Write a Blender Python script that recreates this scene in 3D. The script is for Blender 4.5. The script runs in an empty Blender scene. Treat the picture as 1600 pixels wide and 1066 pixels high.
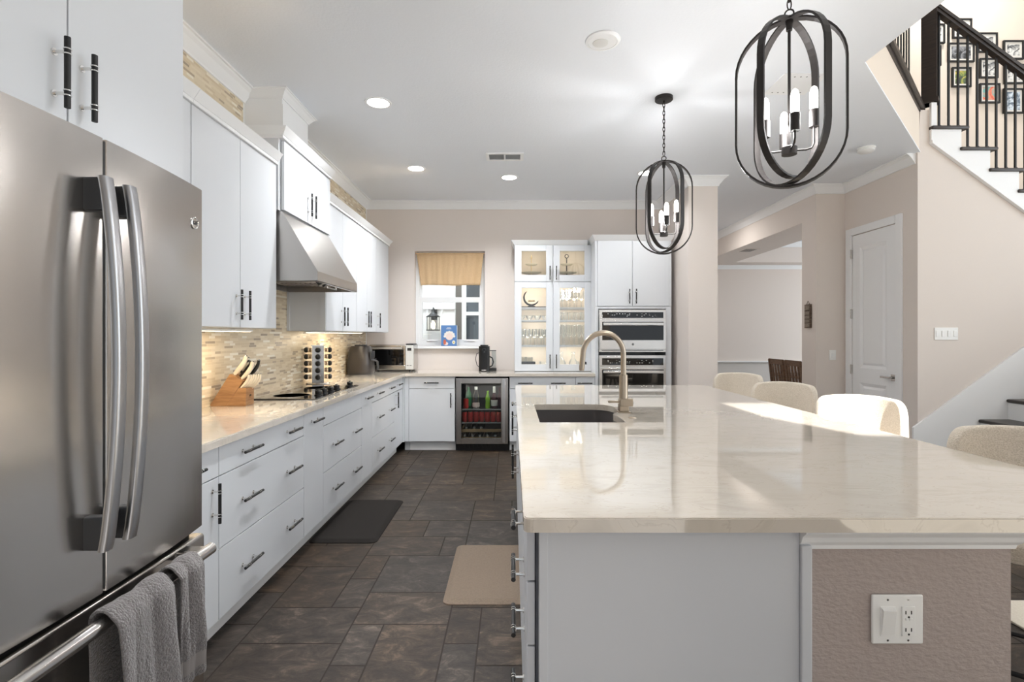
import bpy, bmesh, math, random
from mathutils import Vector, Matrix
random.seed(7)
PI = math.pi
S = bpy.context.scene
COL = S.collection

# ------------------------------------------------------------------ camera, world, sun, window and fill light, exposure
CH = 1.353                                   # camera height
cam_d = bpy.data.cameras.new('camera'); cam = bpy.data.objects.new('camera', cam_d); COL.objects.link(cam)
cam.location = (0, 0, CH); cam.rotation_euler = (PI/2, 0, 0)
cam_d.sensor_width = 36; cam_d.lens = 18.0; cam_d.shift_y = -8/1600; cam_d.clip_start = 0.02
S.camera = cam
S.view_settings.view_transform = 'Standard'; S.view_settings.look = 'None'
S.view_settings.gamma = 1; S.view_settings.exposure = 0.5; S.view_settings.use_curve_mapping = False
try:
    S.cycles.use_denoising = True; S.cycles.denoiser = 'OPENIMAGEDENOISE'
    S.cycles.max_bounces = 12; S.cycles.transparent_max_bounces = 24; S.cycles.sample_clamp_indirect = 6
    S.cycles.diffuse_bounces = 9; S.cycles.glossy_bounces = 5; S.cycles.blur_glossy = 0.25
except Exception: pass

W = bpy.data.worlds.new('sky'); S.world = W; W.use_nodes = True
bg = W.node_tree.nodes['Background']; bg.inputs[0].default_value = (0.86, 0.93, 1.0, 1); bg.inputs[1].default_value = 0.4

def lamp(name, kind, loc, energy, color=(1,1,1), rot=None, direction=None, size=None, size_y=None, **kw):
    d = bpy.data.lights.new(name, kind); d.energy = energy; d.color = color
    o = bpy.data.objects.new(name, d); COL.objects.link(o); o.location = loc
    if kind == 'AREA':
        d.shape = 'RECTANGLE' if size_y else 'DISK'; d.size = size
        if size_y: d.size_y = size_y
    if direction is not None: o.rotation_euler = Vector(direction).to_track_quat('-Z', 'Y').to_euler()
    elif rot: o.rotation_euler = rot
    for k, v in kw.items(): setattr(d, k, v)
    return o
SUN_DIR = (-0.86, 2.6, -2.15)
lamp('sun', 'SUN', (6, -10, 12), 12.0, (1, 0.965, 0.92), direction=SUN_DIR, angle=0.012)
DAY = (0.88, 0.95, 1.0)
lamp('window_light_great_room', 'AREA', (4.95, -2.40, 2.1), 11, DAY, direction=(0, 1, 0), size=4.5, size_y=3.6)
lamp('window_light_nook', 'AREA', (0.1, -2.40, 1.35), 4, DAY, direction=(0, 1, 0.05), size=3.0, size_y=2.3)
lamp('window_light_side', 'AREA', (8.2, 1.0, 1.95), 115, DAY, direction=(-1, 0, 0.45), size=5.0, size_y=3.1)
lamp('fill_light_side_high', 'AREA', (8.2, 1.0, 4.5), 60, DAY, direction=(-1, 0, -0.25), size=5.0, size_y=2.0)  # added high fill, reaching over the island to the lower drawers
lamp('fill_light_dining', 'AREA', (8.3, 8.0, 1.6), 82, DAY, direction=(-1, 0, 0), size=3.0, size_y=2.0)  # added fill at the open side of the dining room, no window there

lamp('fill_light_side_yard', 'AREA', (-1.5, 7.7, 4.6), 260, DAY, direction=(0, 0.25, -1), size=5.0, size_y=1.4)  # added helper lamp, brightens the outside walls seen through the window

# ------------------------------------------------------------------ materials
def srgb(r, g, b):
    f = lambda c: (c/255/12.92) if c/255 <= 0.04045 else ((c/255+0.055)/1.055)**2.4
    return (f(r), f(g), f(b), 1)
def mat(name, color, rough=0.5, metal=0.0, bump=None, coat=0.0, spec=None, emit=None, sheen=0.0, var=None):
    """bump = (scale, strength[, (sx,sy,sz)]); var = (scale, second colour[, (sx,sy,sz)])"""
    m = bpy.data.materials.new(name); m.use_nodes = True
    nt = m.node_tree; b = nt.nodes['Principled BSDF']
    c = color if len(color) == 4 else (*color, 1)
    b.inputs['Base Color'].default_value = c
    b.inputs['Roughness'].default_value = rough; b.inputs['Metallic'].default_value = metal
    b.inputs['Coat Weight'].default_value = coat; b.inputs['Coat Roughness'].default_value = 0.02
    if spec is not None: b.inputs['Specular IOR Level'].default_value = spec
    if sheen: b.inputs['Sheen Weight'].default_value = sheen
    if emit:
        b.inputs['Emission Color'].default_value = (*emit[0][:3], 1); b.inputs['Emission Strength'].default_value = emit[1]
    def noise(scale, stretch, detail=4):
        tc = nt.nodes.new('ShaderNodeTexCoord'); mp = nt.nodes.new('ShaderNodeMapping')
        mp.inputs['Scale'].default_value = stretch
        n = nt.nodes.new('ShaderNodeTexNoise'); n.inputs['Scale'].default_value = scale; n.inputs['Detail'].default_value = detail
        nt.links.new(tc.outputs['Object'], mp.inputs['Vector']); nt.links.new(mp.outputs['Vector'], n.inputs['Vector'])
        return n
    if bump:
        n = noise(bump[0], bump[2] if len(bump) > 2 else (1, 1, 1))
        bp = nt.nodes.new('ShaderNodeBump'); bp.inputs['Strength'].default_value = bump[1]; bp.inputs['Distance'].default_value = 0.01
        nt.links.new(n.outputs['Fac'], bp.inputs['Height']); nt.links.new(bp.outputs['Normal'], b.inputs['Normal'])
    if var:
        n = noise(var[0], var[2] if len(var) > 2 else (1, 1, 1), 6)
        r = nt.nodes.new('ShaderNodeValToRGB')
        r.color_ramp.elements[0].position = 0.38; r.color_ramp.elements[0].color = c
        r.color_ramp.elements[1].position = 0.64; r.color_ramp.elements[1].color = var[1]
        nt.links.new(n.outputs['Fac'], r.inputs['Fac']); nt.links.new(r.outputs['Color'], b.inputs['Base Color'])
    return m
def thin_glass(name, tint=(1,1,1), refl=0.12, extra=0.0):
    m = bpy.data.materials.new(name); m.use_nodes = True; nt = m.node_tree; nt.nodes.clear()
    out = nt.nodes.new('ShaderNodeOutputMaterial'); mix = nt.nodes.new('ShaderNodeMixShader')
    t = nt.nodes.new('ShaderNodeBsdfTransparent'); t.inputs[0].default_value = (*tint, 1)
    g = nt.nodes.new('ShaderNodeBsdfGlossy'); g.inputs['Roughness'].default_value = 0.02; g.inputs[0].default_value = (1, 1, 1, 1)
    lw = nt.nodes.new('ShaderNodeLayerWeight'); lw.inputs['Blend'].default_value = 0.35
    ma = nt.nodes.new('ShaderNodeMath'); ma.operation = 'MULTIPLY_ADD'; ma.inputs[1].default_value = 0.7; ma.inputs[2].default_value = refl*0.5+extra
    nt.links.new(lw.outputs['Fresnel'], ma.inputs[0]); nt.links.new(ma.outputs[0], mix.inputs[0])
    nt.links.new(t.outputs[0], mix.inputs[1]); nt.links.new(g.outputs[0], mix.inputs[2]); nt.links.new(mix.outputs[0], out.inputs[0])
    return m
def emitter(name, color, strength):
    m = bpy.data.materials.new(name); m.use_nodes = True; nt = m.node_tree; nt.nodes.clear()
    out = nt.nodes.new('ShaderNodeOutputMaterial'); e = nt.nodes.new('ShaderNodeEmission')
    e.inputs[0].default_value = (*color[:3], 1); e.inputs[1].default_value = strength; nt.links.new(e.outputs[0], out.inputs[0])
    return m

M = {}
M['cab'] = mat('white_cabinet_paint', srgb(209, 212, 216), 0.38)
M['rug'] = mat('cream_rug', srgb(225, 218, 205), 0.95, bump=(200, 0.4), var=(90, srgb(205, 196, 180), (1, 8, 1)))
M['trimw'] = mat('white_trim_paint', srgb(236, 237, 238), 0.4)
M['isl'] = mat('island_paint', srgb(200, 203, 208), 0.42)
M['wall'] = mat('beige_wall_paint', srgb(220, 211, 204), 0.75, bump=(90, 0.05))
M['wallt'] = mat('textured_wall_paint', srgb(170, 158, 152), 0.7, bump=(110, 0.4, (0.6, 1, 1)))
M['wallc'] = mat('cream_wall_paint', srgb(226, 214, 200), 0.75)
M['ceil'] = mat('ceiling_paint', srgb(231, 235, 241), 0.85, bump=(70, 0.12))
M['steel'] = mat('brushed_steel', (0.53, 0.505, 0.48, 1), 0.21, 1.0, bump=(2.2, 0.035, (2, 3.5, 0.35)))
M['fhandle'] = mat('dark_steel_bar', (0.40, 0.40, 0.41, 1), 0.32, 1.0)
M['steel_h'] = mat('steel_bar', (0.56, 0.54, 0.52, 1), 0.22, 1.0)
M['steel_l'] = mat('light_steel', (0.72, 0.72, 0.72, 1), 0.26, 1.0)
M['hood'] = mat('hood_steel', (0.50, 0.48, 0.46, 1), 0.3, 1.0, bump=(3, 0.02, (10, 10, 120)))
M['dgrey'] = mat('dark_grey_plastic', srgb(46, 47, 50), 0.4)
M['chrome'] = mat('chrome', (0.78, 0.77, 0.75, 1), 0.12, 1.0)
M['black'] = mat('black_metal', srgb(16, 16, 17), 0.5)
M['blackp'] = mat('black_plastic', srgb(20, 20, 21), 0.3)
M['blackg'] = mat('black_glass', srgb(12, 12, 13), 0.05, coat=0.4)
M['pend'] = mat('dark_bronze_metal', srgb(48, 45, 44), 0.42, 0.6)
M['wood_d'] = mat('dark_stained_wood', srgb(44, 38, 35), 0.35, var=(6, srgb(58, 48, 42), (1, 1, 12)))
M['knife'] = mat('knife_block_wood', srgb(160, 120, 82), 0.45, var=(5, srgb(136, 98, 64), (2, 2, 14)))
M['khandle'] = mat('ivory_handle', srgb(214, 203, 184), 0.4)
M['chairw'] = mat('brown_chair_wood', srgb(112, 82, 58), 0.45, var=(6, srgb(84, 60, 42), (2, 2, 12)))
M['faucet'] = mat('brushed_gold_nickel', (0.44, 0.375, 0.30, 1), 0.3, 1.0)
M['sink'] = mat('dark_sink', srgb(74, 70, 70), 0.5)
M['linen'] = mat('cream_upholstery', srgb(220, 210, 196), 0.9, bump=(260, 0.5), sheen=0.2, var=(220, srgb(198, 187, 170)))
M['towel'] = mat('grey_terry', srgb(106, 101, 100), 0.95, bump=(200, 1.0), sheen=0.4, var=(140, srgb(92, 87, 86)))
M['towelb'] = mat('grey_towel_band', srgb(124, 119, 117), 0.85, bump=(500, 0.25, (1, 6, 1)))
M['matb'] = mat('black_mat', srgb(34, 31, 29), 0.9, spec=0.15, bump=(300, 0.2))
M['matt'] = mat('tan_mat', srgb(110, 95, 80), 0.75, bump=(300, 0.25), var=(120, srgb(102, 87, 73)))
M['white'] = mat('white_plastic', srgb(236, 236, 234), 0.35)
M['slot'] = mat('dark_slot', srgb(35, 33, 32), 0.6)
M['burlap'] = mat('burlap', srgb(226, 196, 156), 0.95, bump=(300, 0.5), var=(160, srgb(208, 176, 136), (1, 1, 3)))
M['glass'] = thin_glass('clear_pane', (0.97, 0.98, 0.98), 0.05)
M['gobj'] = thin_glass('drinking_glass', (0.975, 0.985, 0.98), 0.14, 0.03)
M['gdark'] = thin_glass('tinted_pane', (0.80, 0.83, 0.83), 0.05)
M['bulb'] = emitter('lit_bulb', (1.0, 0.96, 0.9), 7)
M['canlit'] = emitter('lit_lens', (1.0, 0.97, 0.92), 10)
M['striplit'] = emitter('lit_strip', (1.0, 0.86, 0.62), 5)
M['offlens'] = mat('frosted_lens', srgb(215, 215, 212), 0.3)
M['red'] = mat('red_can', srgb(190, 50, 46), 0.3, 0.3)
M['green'] = mat('green_bottle', srgb(40, 120, 70), 0.12)
M['lime'] = mat('lime_bottle', srgb(140, 190, 50), 0.15)
M['wineb'] = mat('dark_wine_bottle', srgb(60, 18, 30), 0.1)
M['winew'] = mat('dark_glass_bottle', srgb(28, 30, 26), 0.1)
M['paper'] = mat('white_label', srgb(225, 222, 215), 0.6)
M['yellow'] = mat('yellow_tag', srgb(200, 180, 60), 0.6)
M['rackw'] = mat('wine_rack_wood', srgb(176, 144, 104), 0.5)
M['airf'] = mat('grey_gloss_plastic', srgb(50, 46, 44), 0.3, coat=0.1)
M['outw'] = mat('white_siding', srgb(240, 240, 238), 0.8)
M['outg'] = mat('grey_stucco', srgb(120, 116, 110), 0.9)
M['outd'] = mat('dark_window_screen', srgb(70, 78, 84), 0.35)
M['lanternlit'] = emitter('lantern_glow', (1.0, 0.86, 0.62), 5)
M['blue'] = mat('blue_cover', srgb(80, 120, 172), 0.5)
M['pinkish'] = mat('pale_pink_print', srgb(226, 206, 200), 0.5)
M['redb'] = mat('red_brown_print', srgb(190, 96, 70), 0.5)
M['greyd'] = mat('gasket_seam_shade', srgb(28, 27, 27), 0.6)
M['gold'] = mat('gold_wire', (0.75, 0.58, 0.33, 1), 0.3, 1.0)
M['crystal'] = mat('white_plate', srgb(232, 226, 210), 0.25)
M['plaque'] = mat('plaque_wood', srgb(70, 52, 40), 0.7, var=(60, srgb(110, 92, 76)))
M['plaquel'] = mat('plaque_letter_block', srgb(150, 138, 124), 0.7, var=(200, srgb(90, 76, 64)))
M['baffle'] = mat('baffle_filter', (0.35, 0.32, 0.30, 1), 0.4, 1.0)
M['wains'] = mat('grey_wainscot', srgb(200, 196, 192), 0.6)

def counter_mat():
    m = mat('quartz_worktop', srgb(198, 190, 178), 0.035, spec=0.6, coat=0.55)
    nt = m.node_tree; b = nt.nodes['Principled BSDF']
    tc = nt.nodes.new('ShaderNodeTexCoord'); mp = nt.nodes.new('ShaderNodeMapping'); mp.inputs['Scale'].default_value = (1, 2.6, 1)
    mp.inputs['Rotation'].default_value = (0, 0, 0.35)
    n1 = nt.nodes.new('ShaderNodeTexNoise'); n1.inputs['Scale'].default_value = 5; n1.inputs['Detail'].default_value = 9; n1.inputs['Distortion'].default_value = 1.6
    r = nt.nodes.new('ShaderNodeValToRGB'); e = r.color_ramp.elements
    e[0].position = 0.30; e[0].color = srgb(193, 185, 173); e[1].position = 0.62; e[1].color = srgb(202, 194, 183)
    k = e.new(0.485); k.color = srgb(203, 195, 183); k = e.new(0.495); k.color = srgb(190, 181, 169); k = e.new(0.51); k.color = srgb(203, 195, 183)
    nt.links.new(tc.outputs['Object'], mp.inputs[0]); nt.links.new(mp.outputs[0], n1.inputs[0]); nt.links.new(n1.outputs['Fac'], r.inputs[0]); nt.links.new(r.outputs[0], b.inputs['Base Color'])
    return m
M['counter'] = counter_mat()
def mosaic_mat():
    m = mat('linear_mosaic', (0.6, 0.5, 0.4, 1), 0.28)
    nt = m.node_tree; b = nt.nodes['Principled BSDF']
    tc = nt.nodes.new('ShaderNodeTexCoord'); sp = nt.nodes.new('ShaderNodeSeparateXYZ'); cb = nt.nodes.new('ShaderNodeCombineXYZ')
    br = nt.nodes.new('ShaderNodeTexBrick'); br.offset = 0.37; br.squash = 0.62; br.squash_frequency = 3; br.offset_frequency = 2
    br.inputs['Color1'].default_value = (0, 0, 0, 1); br.inputs['Color2'].default_value = (1, 1, 1, 1); br.inputs['Mortar'].default_value = (0.42, 0.42, 0.42, 1)
    br.inputs['Scale'].default_value = 1; br.inputs['Mortar Size'].default_value = 0.0009; br.inputs['Brick Width'].default_value = 0.105; br.inputs['Row Height'].default_value = 0.0165
    r = nt.nodes.new('ShaderNodeValToRGB'); r.color_ramp.interpolation = 'CONSTANT'; e = r.color_ramp.elements
    pal = [(0, (158, 142, 122)), (0.07, (204, 186, 156)), (0.25, (218, 203, 176)), (0.42, (212, 196, 168)), (0.58, (232, 224, 208)), (0.68, (206, 188, 158)), (0.84, (222, 208, 182)), (0.93, (176, 158, 134))]
    e[0].position = 0; e[0].color = srgb(*pal[0][1]); e[1].position = pal[1][0]; e[1].color = srgb(*pal[1][1])
    for p, c in pal[2:]:
        k = e.new(p); k.color = srgb(*c)
    nt.links.new(tc.outputs['Object'], sp.inputs[0]); nt.links.new(sp.outputs['Y'], cb.inputs['X']); nt.links.new(sp.outputs['Z'], cb.inputs['Y'])
    nt.links.new(cb.outputs[0], br.inputs['Vector']); nt.links.new(br.outputs['Color'], r.inputs[0]); nt.links.new(r.outputs[0], b.inputs['Base Color'])
    return m
M['mosaic'] = mosaic_mat()
def floor_mat():
    m = mat('slate_tile', (0.1, 0.09, 0.08, 1), 0.5, spec=0.3)
    nt = m.node_tree; b = nt.nodes['Principled BSDF']
    at = nt.nodes.new('ShaderNodeAttribute'); at.attribute_name = 'tile'
    tc = nt.nodes.new('ShaderNodeTexCoord'); ad = nt.nodes.new('ShaderNodeVectorMath'); ad.operation = 'MULTIPLY_ADD'
    ad.inputs[1].default_value = (1, 1, 1)
    sc = nt.nodes.new('ShaderNodeVectorMath'); sc.operation = 'SCALE'; sc.inputs['Scale'].default_value = 9
    nt.links.new(at.outputs['Vector'], sc.inputs[0]); nt.links.new(tc.outputs['Object'], ad.inputs[0]); nt.links.new(sc.outputs[0], ad.inputs[2])
    mp = nt.nodes.new('ShaderNodeMapping'); mp.inputs['Scale'].default_value = (1, 1.7, 1); nt.links.new(ad.outputs[0], mp.inputs[0])
    n = nt.nodes.new('ShaderNodeTexNoise'); n.inputs['Scale'].default_value = 7; n.inputs['Detail'].default_value = 14; n.inputs['Roughness'].default_value = 0.76; n.inputs['Distortion'].default_value = 0.7
    nt.links.new(mp.outputs[0], n.inputs['Vector'])
    r = nt.nodes.new('ShaderNodeValToRGB'); e = r.color_ramp.elements
    e[0].position = 0.30; e[0].color = srgb(16, 10, 6); e[1].position = 0.70; e[1].color = srgb(100, 83, 66)
    k = e.new(0.45); k.color = srgb(38, 28, 19); k = e.new(0.55); k.color = srgb(54, 43, 33)
    nt.links.new(n.outputs['Fac'], r.inputs[0])
    hs = nt.nodes.new('ShaderNodeHueSaturation')
    sx = nt.nodes.new('ShaderNodeSeparateXYZ'); nt.links.new(at.outputs['Vector'], sx.inputs[0])
    mr = nt.nodes.new('ShaderNodeMapRange'); mr.inputs['To Min'].default_value = 0.82; mr.inputs['To Max'].default_value = 1.12
    ms = nt.nodes.new('ShaderNodeMapRange'); ms.inputs['To Min'].default_value = 0.6; ms.inputs['To Max'].default_value = 1.2
    nt.links.new(sx.outputs['X'], mr.inputs['Value']); nt.links.new(sx.outputs['Y'], ms.inputs['Value'])
    nt.links.new(mr.outputs[0], hs.inputs['Value']); nt.links.new(ms.outputs[0], hs.inputs['Saturation']); nt.links.new(r.outputs[0], hs.inputs['Color'])
    nt.links.new(hs.outputs[0], b.inputs['Base Color'])
    bp = nt.nodes.new('ShaderNodeBump'); bp.inputs['Strength'].default_value = 0.25; bp.inputs['Distance'].default_value = 0.01
    nt.links.new(n.outputs['Fac'], bp.inputs['Height']); nt.links.new(bp.outputs[0], b.inputs['Normal'])
    return m
M['tile'] = floor_mat(); M['grout'] = mat('grout', srgb(36, 29, 23), 0.9)

# ------------------------------------------------------------------ mesh helpers
class MB:
    """collects shapes; .m is the index of the material the next shapes get"""
    def __init__(s, *mats): s.v = []; s.f = []; s.fm = []; s.fs = []; s.mats = list(mats) or ['cab']; s.m = 0; s._pend = []
    def use(s, name):
        if name not in s.mats: s.mats.append(name)
        s.m = s.mats.index(name); return s
    def add(s, vs, fs, smooth=False):
        o = len(s.v); s.v += [tuple(p) for p in vs]
        for f in fs: s.f.append([i+o for i in f]); s.fm.append(s.m); s.fs.append(smooth)
        return s
    def box(s, a, b, bev=0.0, seg=2):
        lo = [min(a[i], b[i]) for i in range(3)]; hi = [max(a[i], b[i]) for i in range(3)]
        bev = min(bev, 0.49*min(hi[i]-lo[i] for i in range(3)))
        if bev <= 0:
            vs = [(x, y, z) for x in (lo[0], hi[0]) for y in (lo[1], hi[1]) for z in (lo[2], hi[2])]
            return s.add(vs, [(0,1,3,2),(4,6,7,5),(0,4,5,1),(2,3,7,6),(0,2,6,4),(1,5,7,3)])
        bm = bmesh.new(); bmesh.ops.create_cube(bm, size=1)
        for v in bm.verts: v.co = [lo[i]+(v.co[i]+0.5)*(hi[i]-lo[i]) for i in range(3)]
        bmesh.ops.bevel(bm, geom=bm.edges[:], offset=bev, segments=seg, affect='EDGES', profile=0.5)
        bm.verts.index_update(); bm.normal_update()
        for f in bm.faces:
            n = f.normal; flat = max(abs(c) for c in n) > 0.999
            s._pend.append(([v.index for v in f.verts], seg > 1 and not flat))
        o = len(s.v); s.v += [v.co[:] for v in bm.verts]
        for idx, sm in s._pend: s.f.append([i+o for i in idx]); s.fm.append(s.m); s.fs.append(sm)
        s._pend = []; bm.free(); return s
    def take(s, bm, smooth=False):
        bm.verts.index_update(); s.add([v.co[:] for v in bm.verts], [[v.index for v in f.verts] for f in bm.faces], smooth); bm.free(); return s
    def cyl(s, p0, p1, r0, r1=None, n=16, cap=True):
        r1 = r0 if r1 is None else r1; p0 = Vector(p0); p1 = Vector(p1); d = (p1-p0).normalized()
        u = d.orthogonal().normalized(); w = d.cross(u); vs = []
        for p, r in ((p0, r0), (p1, r1)):
            for i in range(n): a = 2*PI*i/n; vs.append(p+u*math.cos(a)*r+w*math.sin(a)*r)
        s.add(vs, [(i, (i+1) % n, n+(i+1) % n, n+i) for i in range(n)], True)
        if cap: s.add(vs, [list(range(n))[::-1], list(range(n, 2*n))])
        return s
    def tube(s, path, r, n=10, closed=False, cap=True):
        P = [Vector(p) for p in path]; L = len(P); vs = []; prev = None
        rs = r if isinstance(r, (list, tuple)) else [r]*L
        for i in range(L):
            a = P[i-1] if (i or closed) else P[0]; b = P[(i+1) % L] if (i < L-1 or closed) else P[-1]
            t = (b-a).normalized()
            if prev is None: u = t.orthogonal().normalized()
            else: u = (prev - t*prev.dot(t)); u = u.normalized() if u.length > 1e-6 else t.orthogonal().normalized()
            prev = u; w = t.cross(u)
            for k in range(n): q = 2*PI*k/n; vs.append(P[i]+u*math.cos(q)*rs[i]+w*math.sin(q)*rs[i])
        fs = []
        for i in range(L if closed else L-1):
            j = (i+1) % L
            for k in range(n): fs.append((i*n+k, i*n+(k+1) % n, j*n+(k+1) % n, j*n+k))
        s.add(vs, fs, True)
        if cap and not closed: s.add(vs, [list(range(n))[::-1], list(range((L-1)*n, L*n))])
        return s
    def lathe(s, prof, c=(0,0,0), n=24, axis='Z', rot=None):
        """prof = [(r, h)]"""
        vs = []; c = Vector(c)
        for r, h in prof:
            for k in range(n):
                a = 2*PI*k/n; p = Vector((r*math.cos(a), r*math.sin(a), h))
                if axis == 'X': p = Vector((p.z, p.x, p.y))
                elif axis == 'Y': p = Vector((p.x, p.z, -p.y))
                if rot: p = rot @ p
                vs.append(c+p)
        fs = [(i*n+k, i*n+(k+1) % n, (i+1)*n+(k+1) % n, (i+1)*n+k) for i in range(len(prof)-1) for k in range(n)]
        s.add(vs, fs, True)
        for i, rev in ((0, True), (len(prof)-1, False)):
            if prof[i][0] > 1e-5: s.add(vs, [[i*n+k for k in range(n)][::-1 if rev else 1]])
        return s
    def prism(s, pts, ax, a, b, smooth=False):
        """polygon pts extruded along axis ax (0,1,2) from a to b; pts are the other two coordinates in order"""
        def mk(p, t):
            q = [0, 0, 0]; o = [i for i in range(3) if i != ax]; q[o[0]], q[o[1]] = p; q[ax] = t; return q
        n = len(pts); vs = [mk(p, a) for p in pts]+[mk(p, b) for p in pts]
        s.add(vs, [(i, (i+1) % n, n+(i+1) % n, n+i) for i in range(n)], smooth)
        return s.add(vs, [list(range(n))[::-1], list(range(n, 2*n))])
    def sweep(s, path, prof, z0, right=True):
        """profile [(offset to the room, z)] along a 2D wall path, mitred"""
        n = len(path); k = len(prof); vs = []
        P = [Vector(p) for p in path]
        def nrm(a, b):
            d = (b-a).normalized(); return Vector((d.y, -d.x)) if right else Vector((-d.y, d.x))
        for i in range(n):
            n0 = nrm(P[i-1], P[i]) if i else nrm(P[0], P[1]); n1 = nrm(P[i], P[i+1]) if i < n-1 else nrm(P[-2], P[-1])
            m = (n0+n1)/(1+n0.dot(n1))
            for o, z in prof: q = P[i]+m*o; vs.append((q.x, q.y, z0+z))
        fs = [(i*k+j, i*k+(j+1) % k, (i+1)*k+(j+1) % k, (i+1)*k+j) for i in range(n-1) for j in range(k)]
        return s.add(vs, fs).add(vs, [list(range(k))[::-1], list(range((n-1)*k, n*k))])
    def band(s, pts, w, t, rotz=0, c=(0,0,0)):
        """closed flat strap along pts (x,z), width w across the loop plane, thickness t"""
        n = len(pts); vs = []; R = Matrix.Rotation(rotz, 3, 'Z'); c = Vector(c)
        for i in range(n):
            a = Vector(pts[i-1]); b = Vector(pts[(i+1) % n]); d = (b-a).normalized(); o = Vector((d.y, -d.x))
            for q, y in ((-t/2, -w/2), (t/2, -w/2), (t/2, w/2), (-t/2, w/2)):
                p = Vector(pts[i])+o*q; vs.append(c+R @ Vector((p.x, y, p.y)))
        fs = [(i*4+k, i*4+(k+1) % 4, ((i+1) % n)*4+(k+1) % 4, ((i+1) % n)*4+k) for i in range(n) for k in range(4)]
        return s.add(vs, fs)
    def mesh(s, name, origin=(0,0,0)):
        me = bpy.data.meshes.new(name)
        me.from_pydata([(p[0]-origin[0], p[1]-origin[1], p[2]-origin[2]) for p in s.v], [], s.f)
        for mn in s.mats: me.materials.append(M[mn])
        me.polygons.foreach_set('material_index', s.fm); me.polygons.foreach_set('use_smooth', s.fs)
        bm = bmesh.new(); bm.from_mesh(me); bmesh.ops.remove_doubles(bm, verts=bm.verts, dist=1e-6)
        bmesh.ops.recalc_face_normals(bm, faces=bm.faces)
        for e in bm.edges:
            if len(e.link_faces) == 2 and e.calc_face_angle(0) > 0.66: e.smooth = False
        bm.to_mesh(me); bm.free()
        me.update(); return me

def root_loc(o):
    while o.parent: o = o.parent
    return o.location
def obj(name, mb, parent=None, loc=None, label=None):
    org = tuple(root_loc(parent)) if parent else (loc or (0, 0, 0))
    me = mb.mesh(name, org) if isinstance(mb, MB) else mb
    o = bpy.data.objects.new(name, me); COL.objects.link(o)
    if parent: o.parent = parent
    elif loc: o.location = loc
    if label: o['label'] = label
    return o
def tag(o, label, cat, group=None):
    o['label'] = label; o['category'] = cat
    if group: o['group'] = group
    return o
def thing(name, label, cat, loc=(0,0,0), group=None):
    o = bpy.data.objects.new(name, None); COL.objects.link(o); o.location = loc; o.empty_display_size = 0.05
    return tag(o, label, cat, group)
def solo(name, mb, label, cat, loc=None, group=None): return tag(obj(name, mb, None, loc), label, cat, group)
def struct(name, mb):
    o = obj(name, mb); o['kind'] = 'structure'; return o
def dup(root, loc, rotz=None, label=None, group=None):
    r = root.copy(); COL.objects.link(r); r.location = loc
    if rotz is not None: r.rotation_euler = (0, 0, rotz)
    if label: r['label'] = label
    if group: r['group'] = group
    for ch in list(root.children):
        c = ch.copy(); COL.objects.link(c); c.parent = r
        for g in list(ch.children):
            d = g.copy(); COL.objects.link(d); d.parent = c
    return r
def text_mb(s, size, mname, depth=0.001):
    cu = bpy.data.curves.new('tmp', 'FONT'); cu.body = s; cu.size = size; cu.extrude = depth; cu.align_x = 'CENTER'; cu.align_y = 'CENTER'; cu.resolution_u = 3
    o = bpy.data.objects.new('tmp', cu); COL.objects.link(o); dg = bpy.context.evaluated_depsgraph_get(); dg.update()
    me = bpy.data.meshes.new_from_object(o.evaluated_get(dg)); vs = [v.co[:] for v in me.vertices]; fs = [list(p.vertices) for p in me.polygons]
    bpy.data.objects.remove(o); bpy.data.curves.remove(cu); bpy.data.meshes.remove(me)
    return vs, fs
def rrect(w, h, r, n=6, cx=0, cy=0):
    pts = []
    for sx, sy, a0 in ((1, 1, 0), (-1, 1, 90), (-1, -1, 180), (1, -1, 270)):
        for i in range(n+1):
            a = math.radians(a0+90*i/n); pts.append((cx+sx*(w/2-r)+r*math.cos(a), cy+sy*(h/2-r)+r*math.sin(a)))
    return pts

# cabinet pull: bar along Z, standing off towards +X
def handle_mesh(L=0.17, sp=0.10):
    b = MB('black', 'chrome'); o = 0.034
    b.cyl((o, 0, -L/2), (o, 0, L/2), 0.0068, n=12)
    b.use('chrome')
    for z in (-sp/2, sp/2):
        b.cyl((0, 0, z), (0.004, 0, z), 0.0085, n=12); b.cyl((0.004, 0, z), (o, 0, z), 0.0042, n=8)
        for dz in (-0.006, 0.006): b.cyl((o, 0, z+dz-0.0015), (o, 0, z+dz+0.0015), 0.0085, n=12)
    return b.mesh('pull')
HM = handle_mesh()
ROT = {'+X': 0.0, '-Y': -PI/2, '-X': PI}
def pull(parent, pos, facing, vertical):
    o = bpy.data.objects.new('handle', HM); COL.objects.link(o); o.parent = parent
    o.location = Vector(pos)-Vector(root_loc(parent))
    R = Matrix.Rotation(ROT[facing], 4, 'Z')
    if not vertical: R = R @ Matrix.Rotation(PI/2, 4, 'X')
    o.rotation_euler = R.to_euler(); return o
def mapper(facing, f):
    """(a along the run, d behind the front, z) -> world"""
    if facing == '+X': return lambda a, d, z: (f-d, a, z)
    if facing == '-X': return lambda a, d, z: (f+d, a, z)
    return lambda a, d, z: (a, f+d, z)
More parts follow.
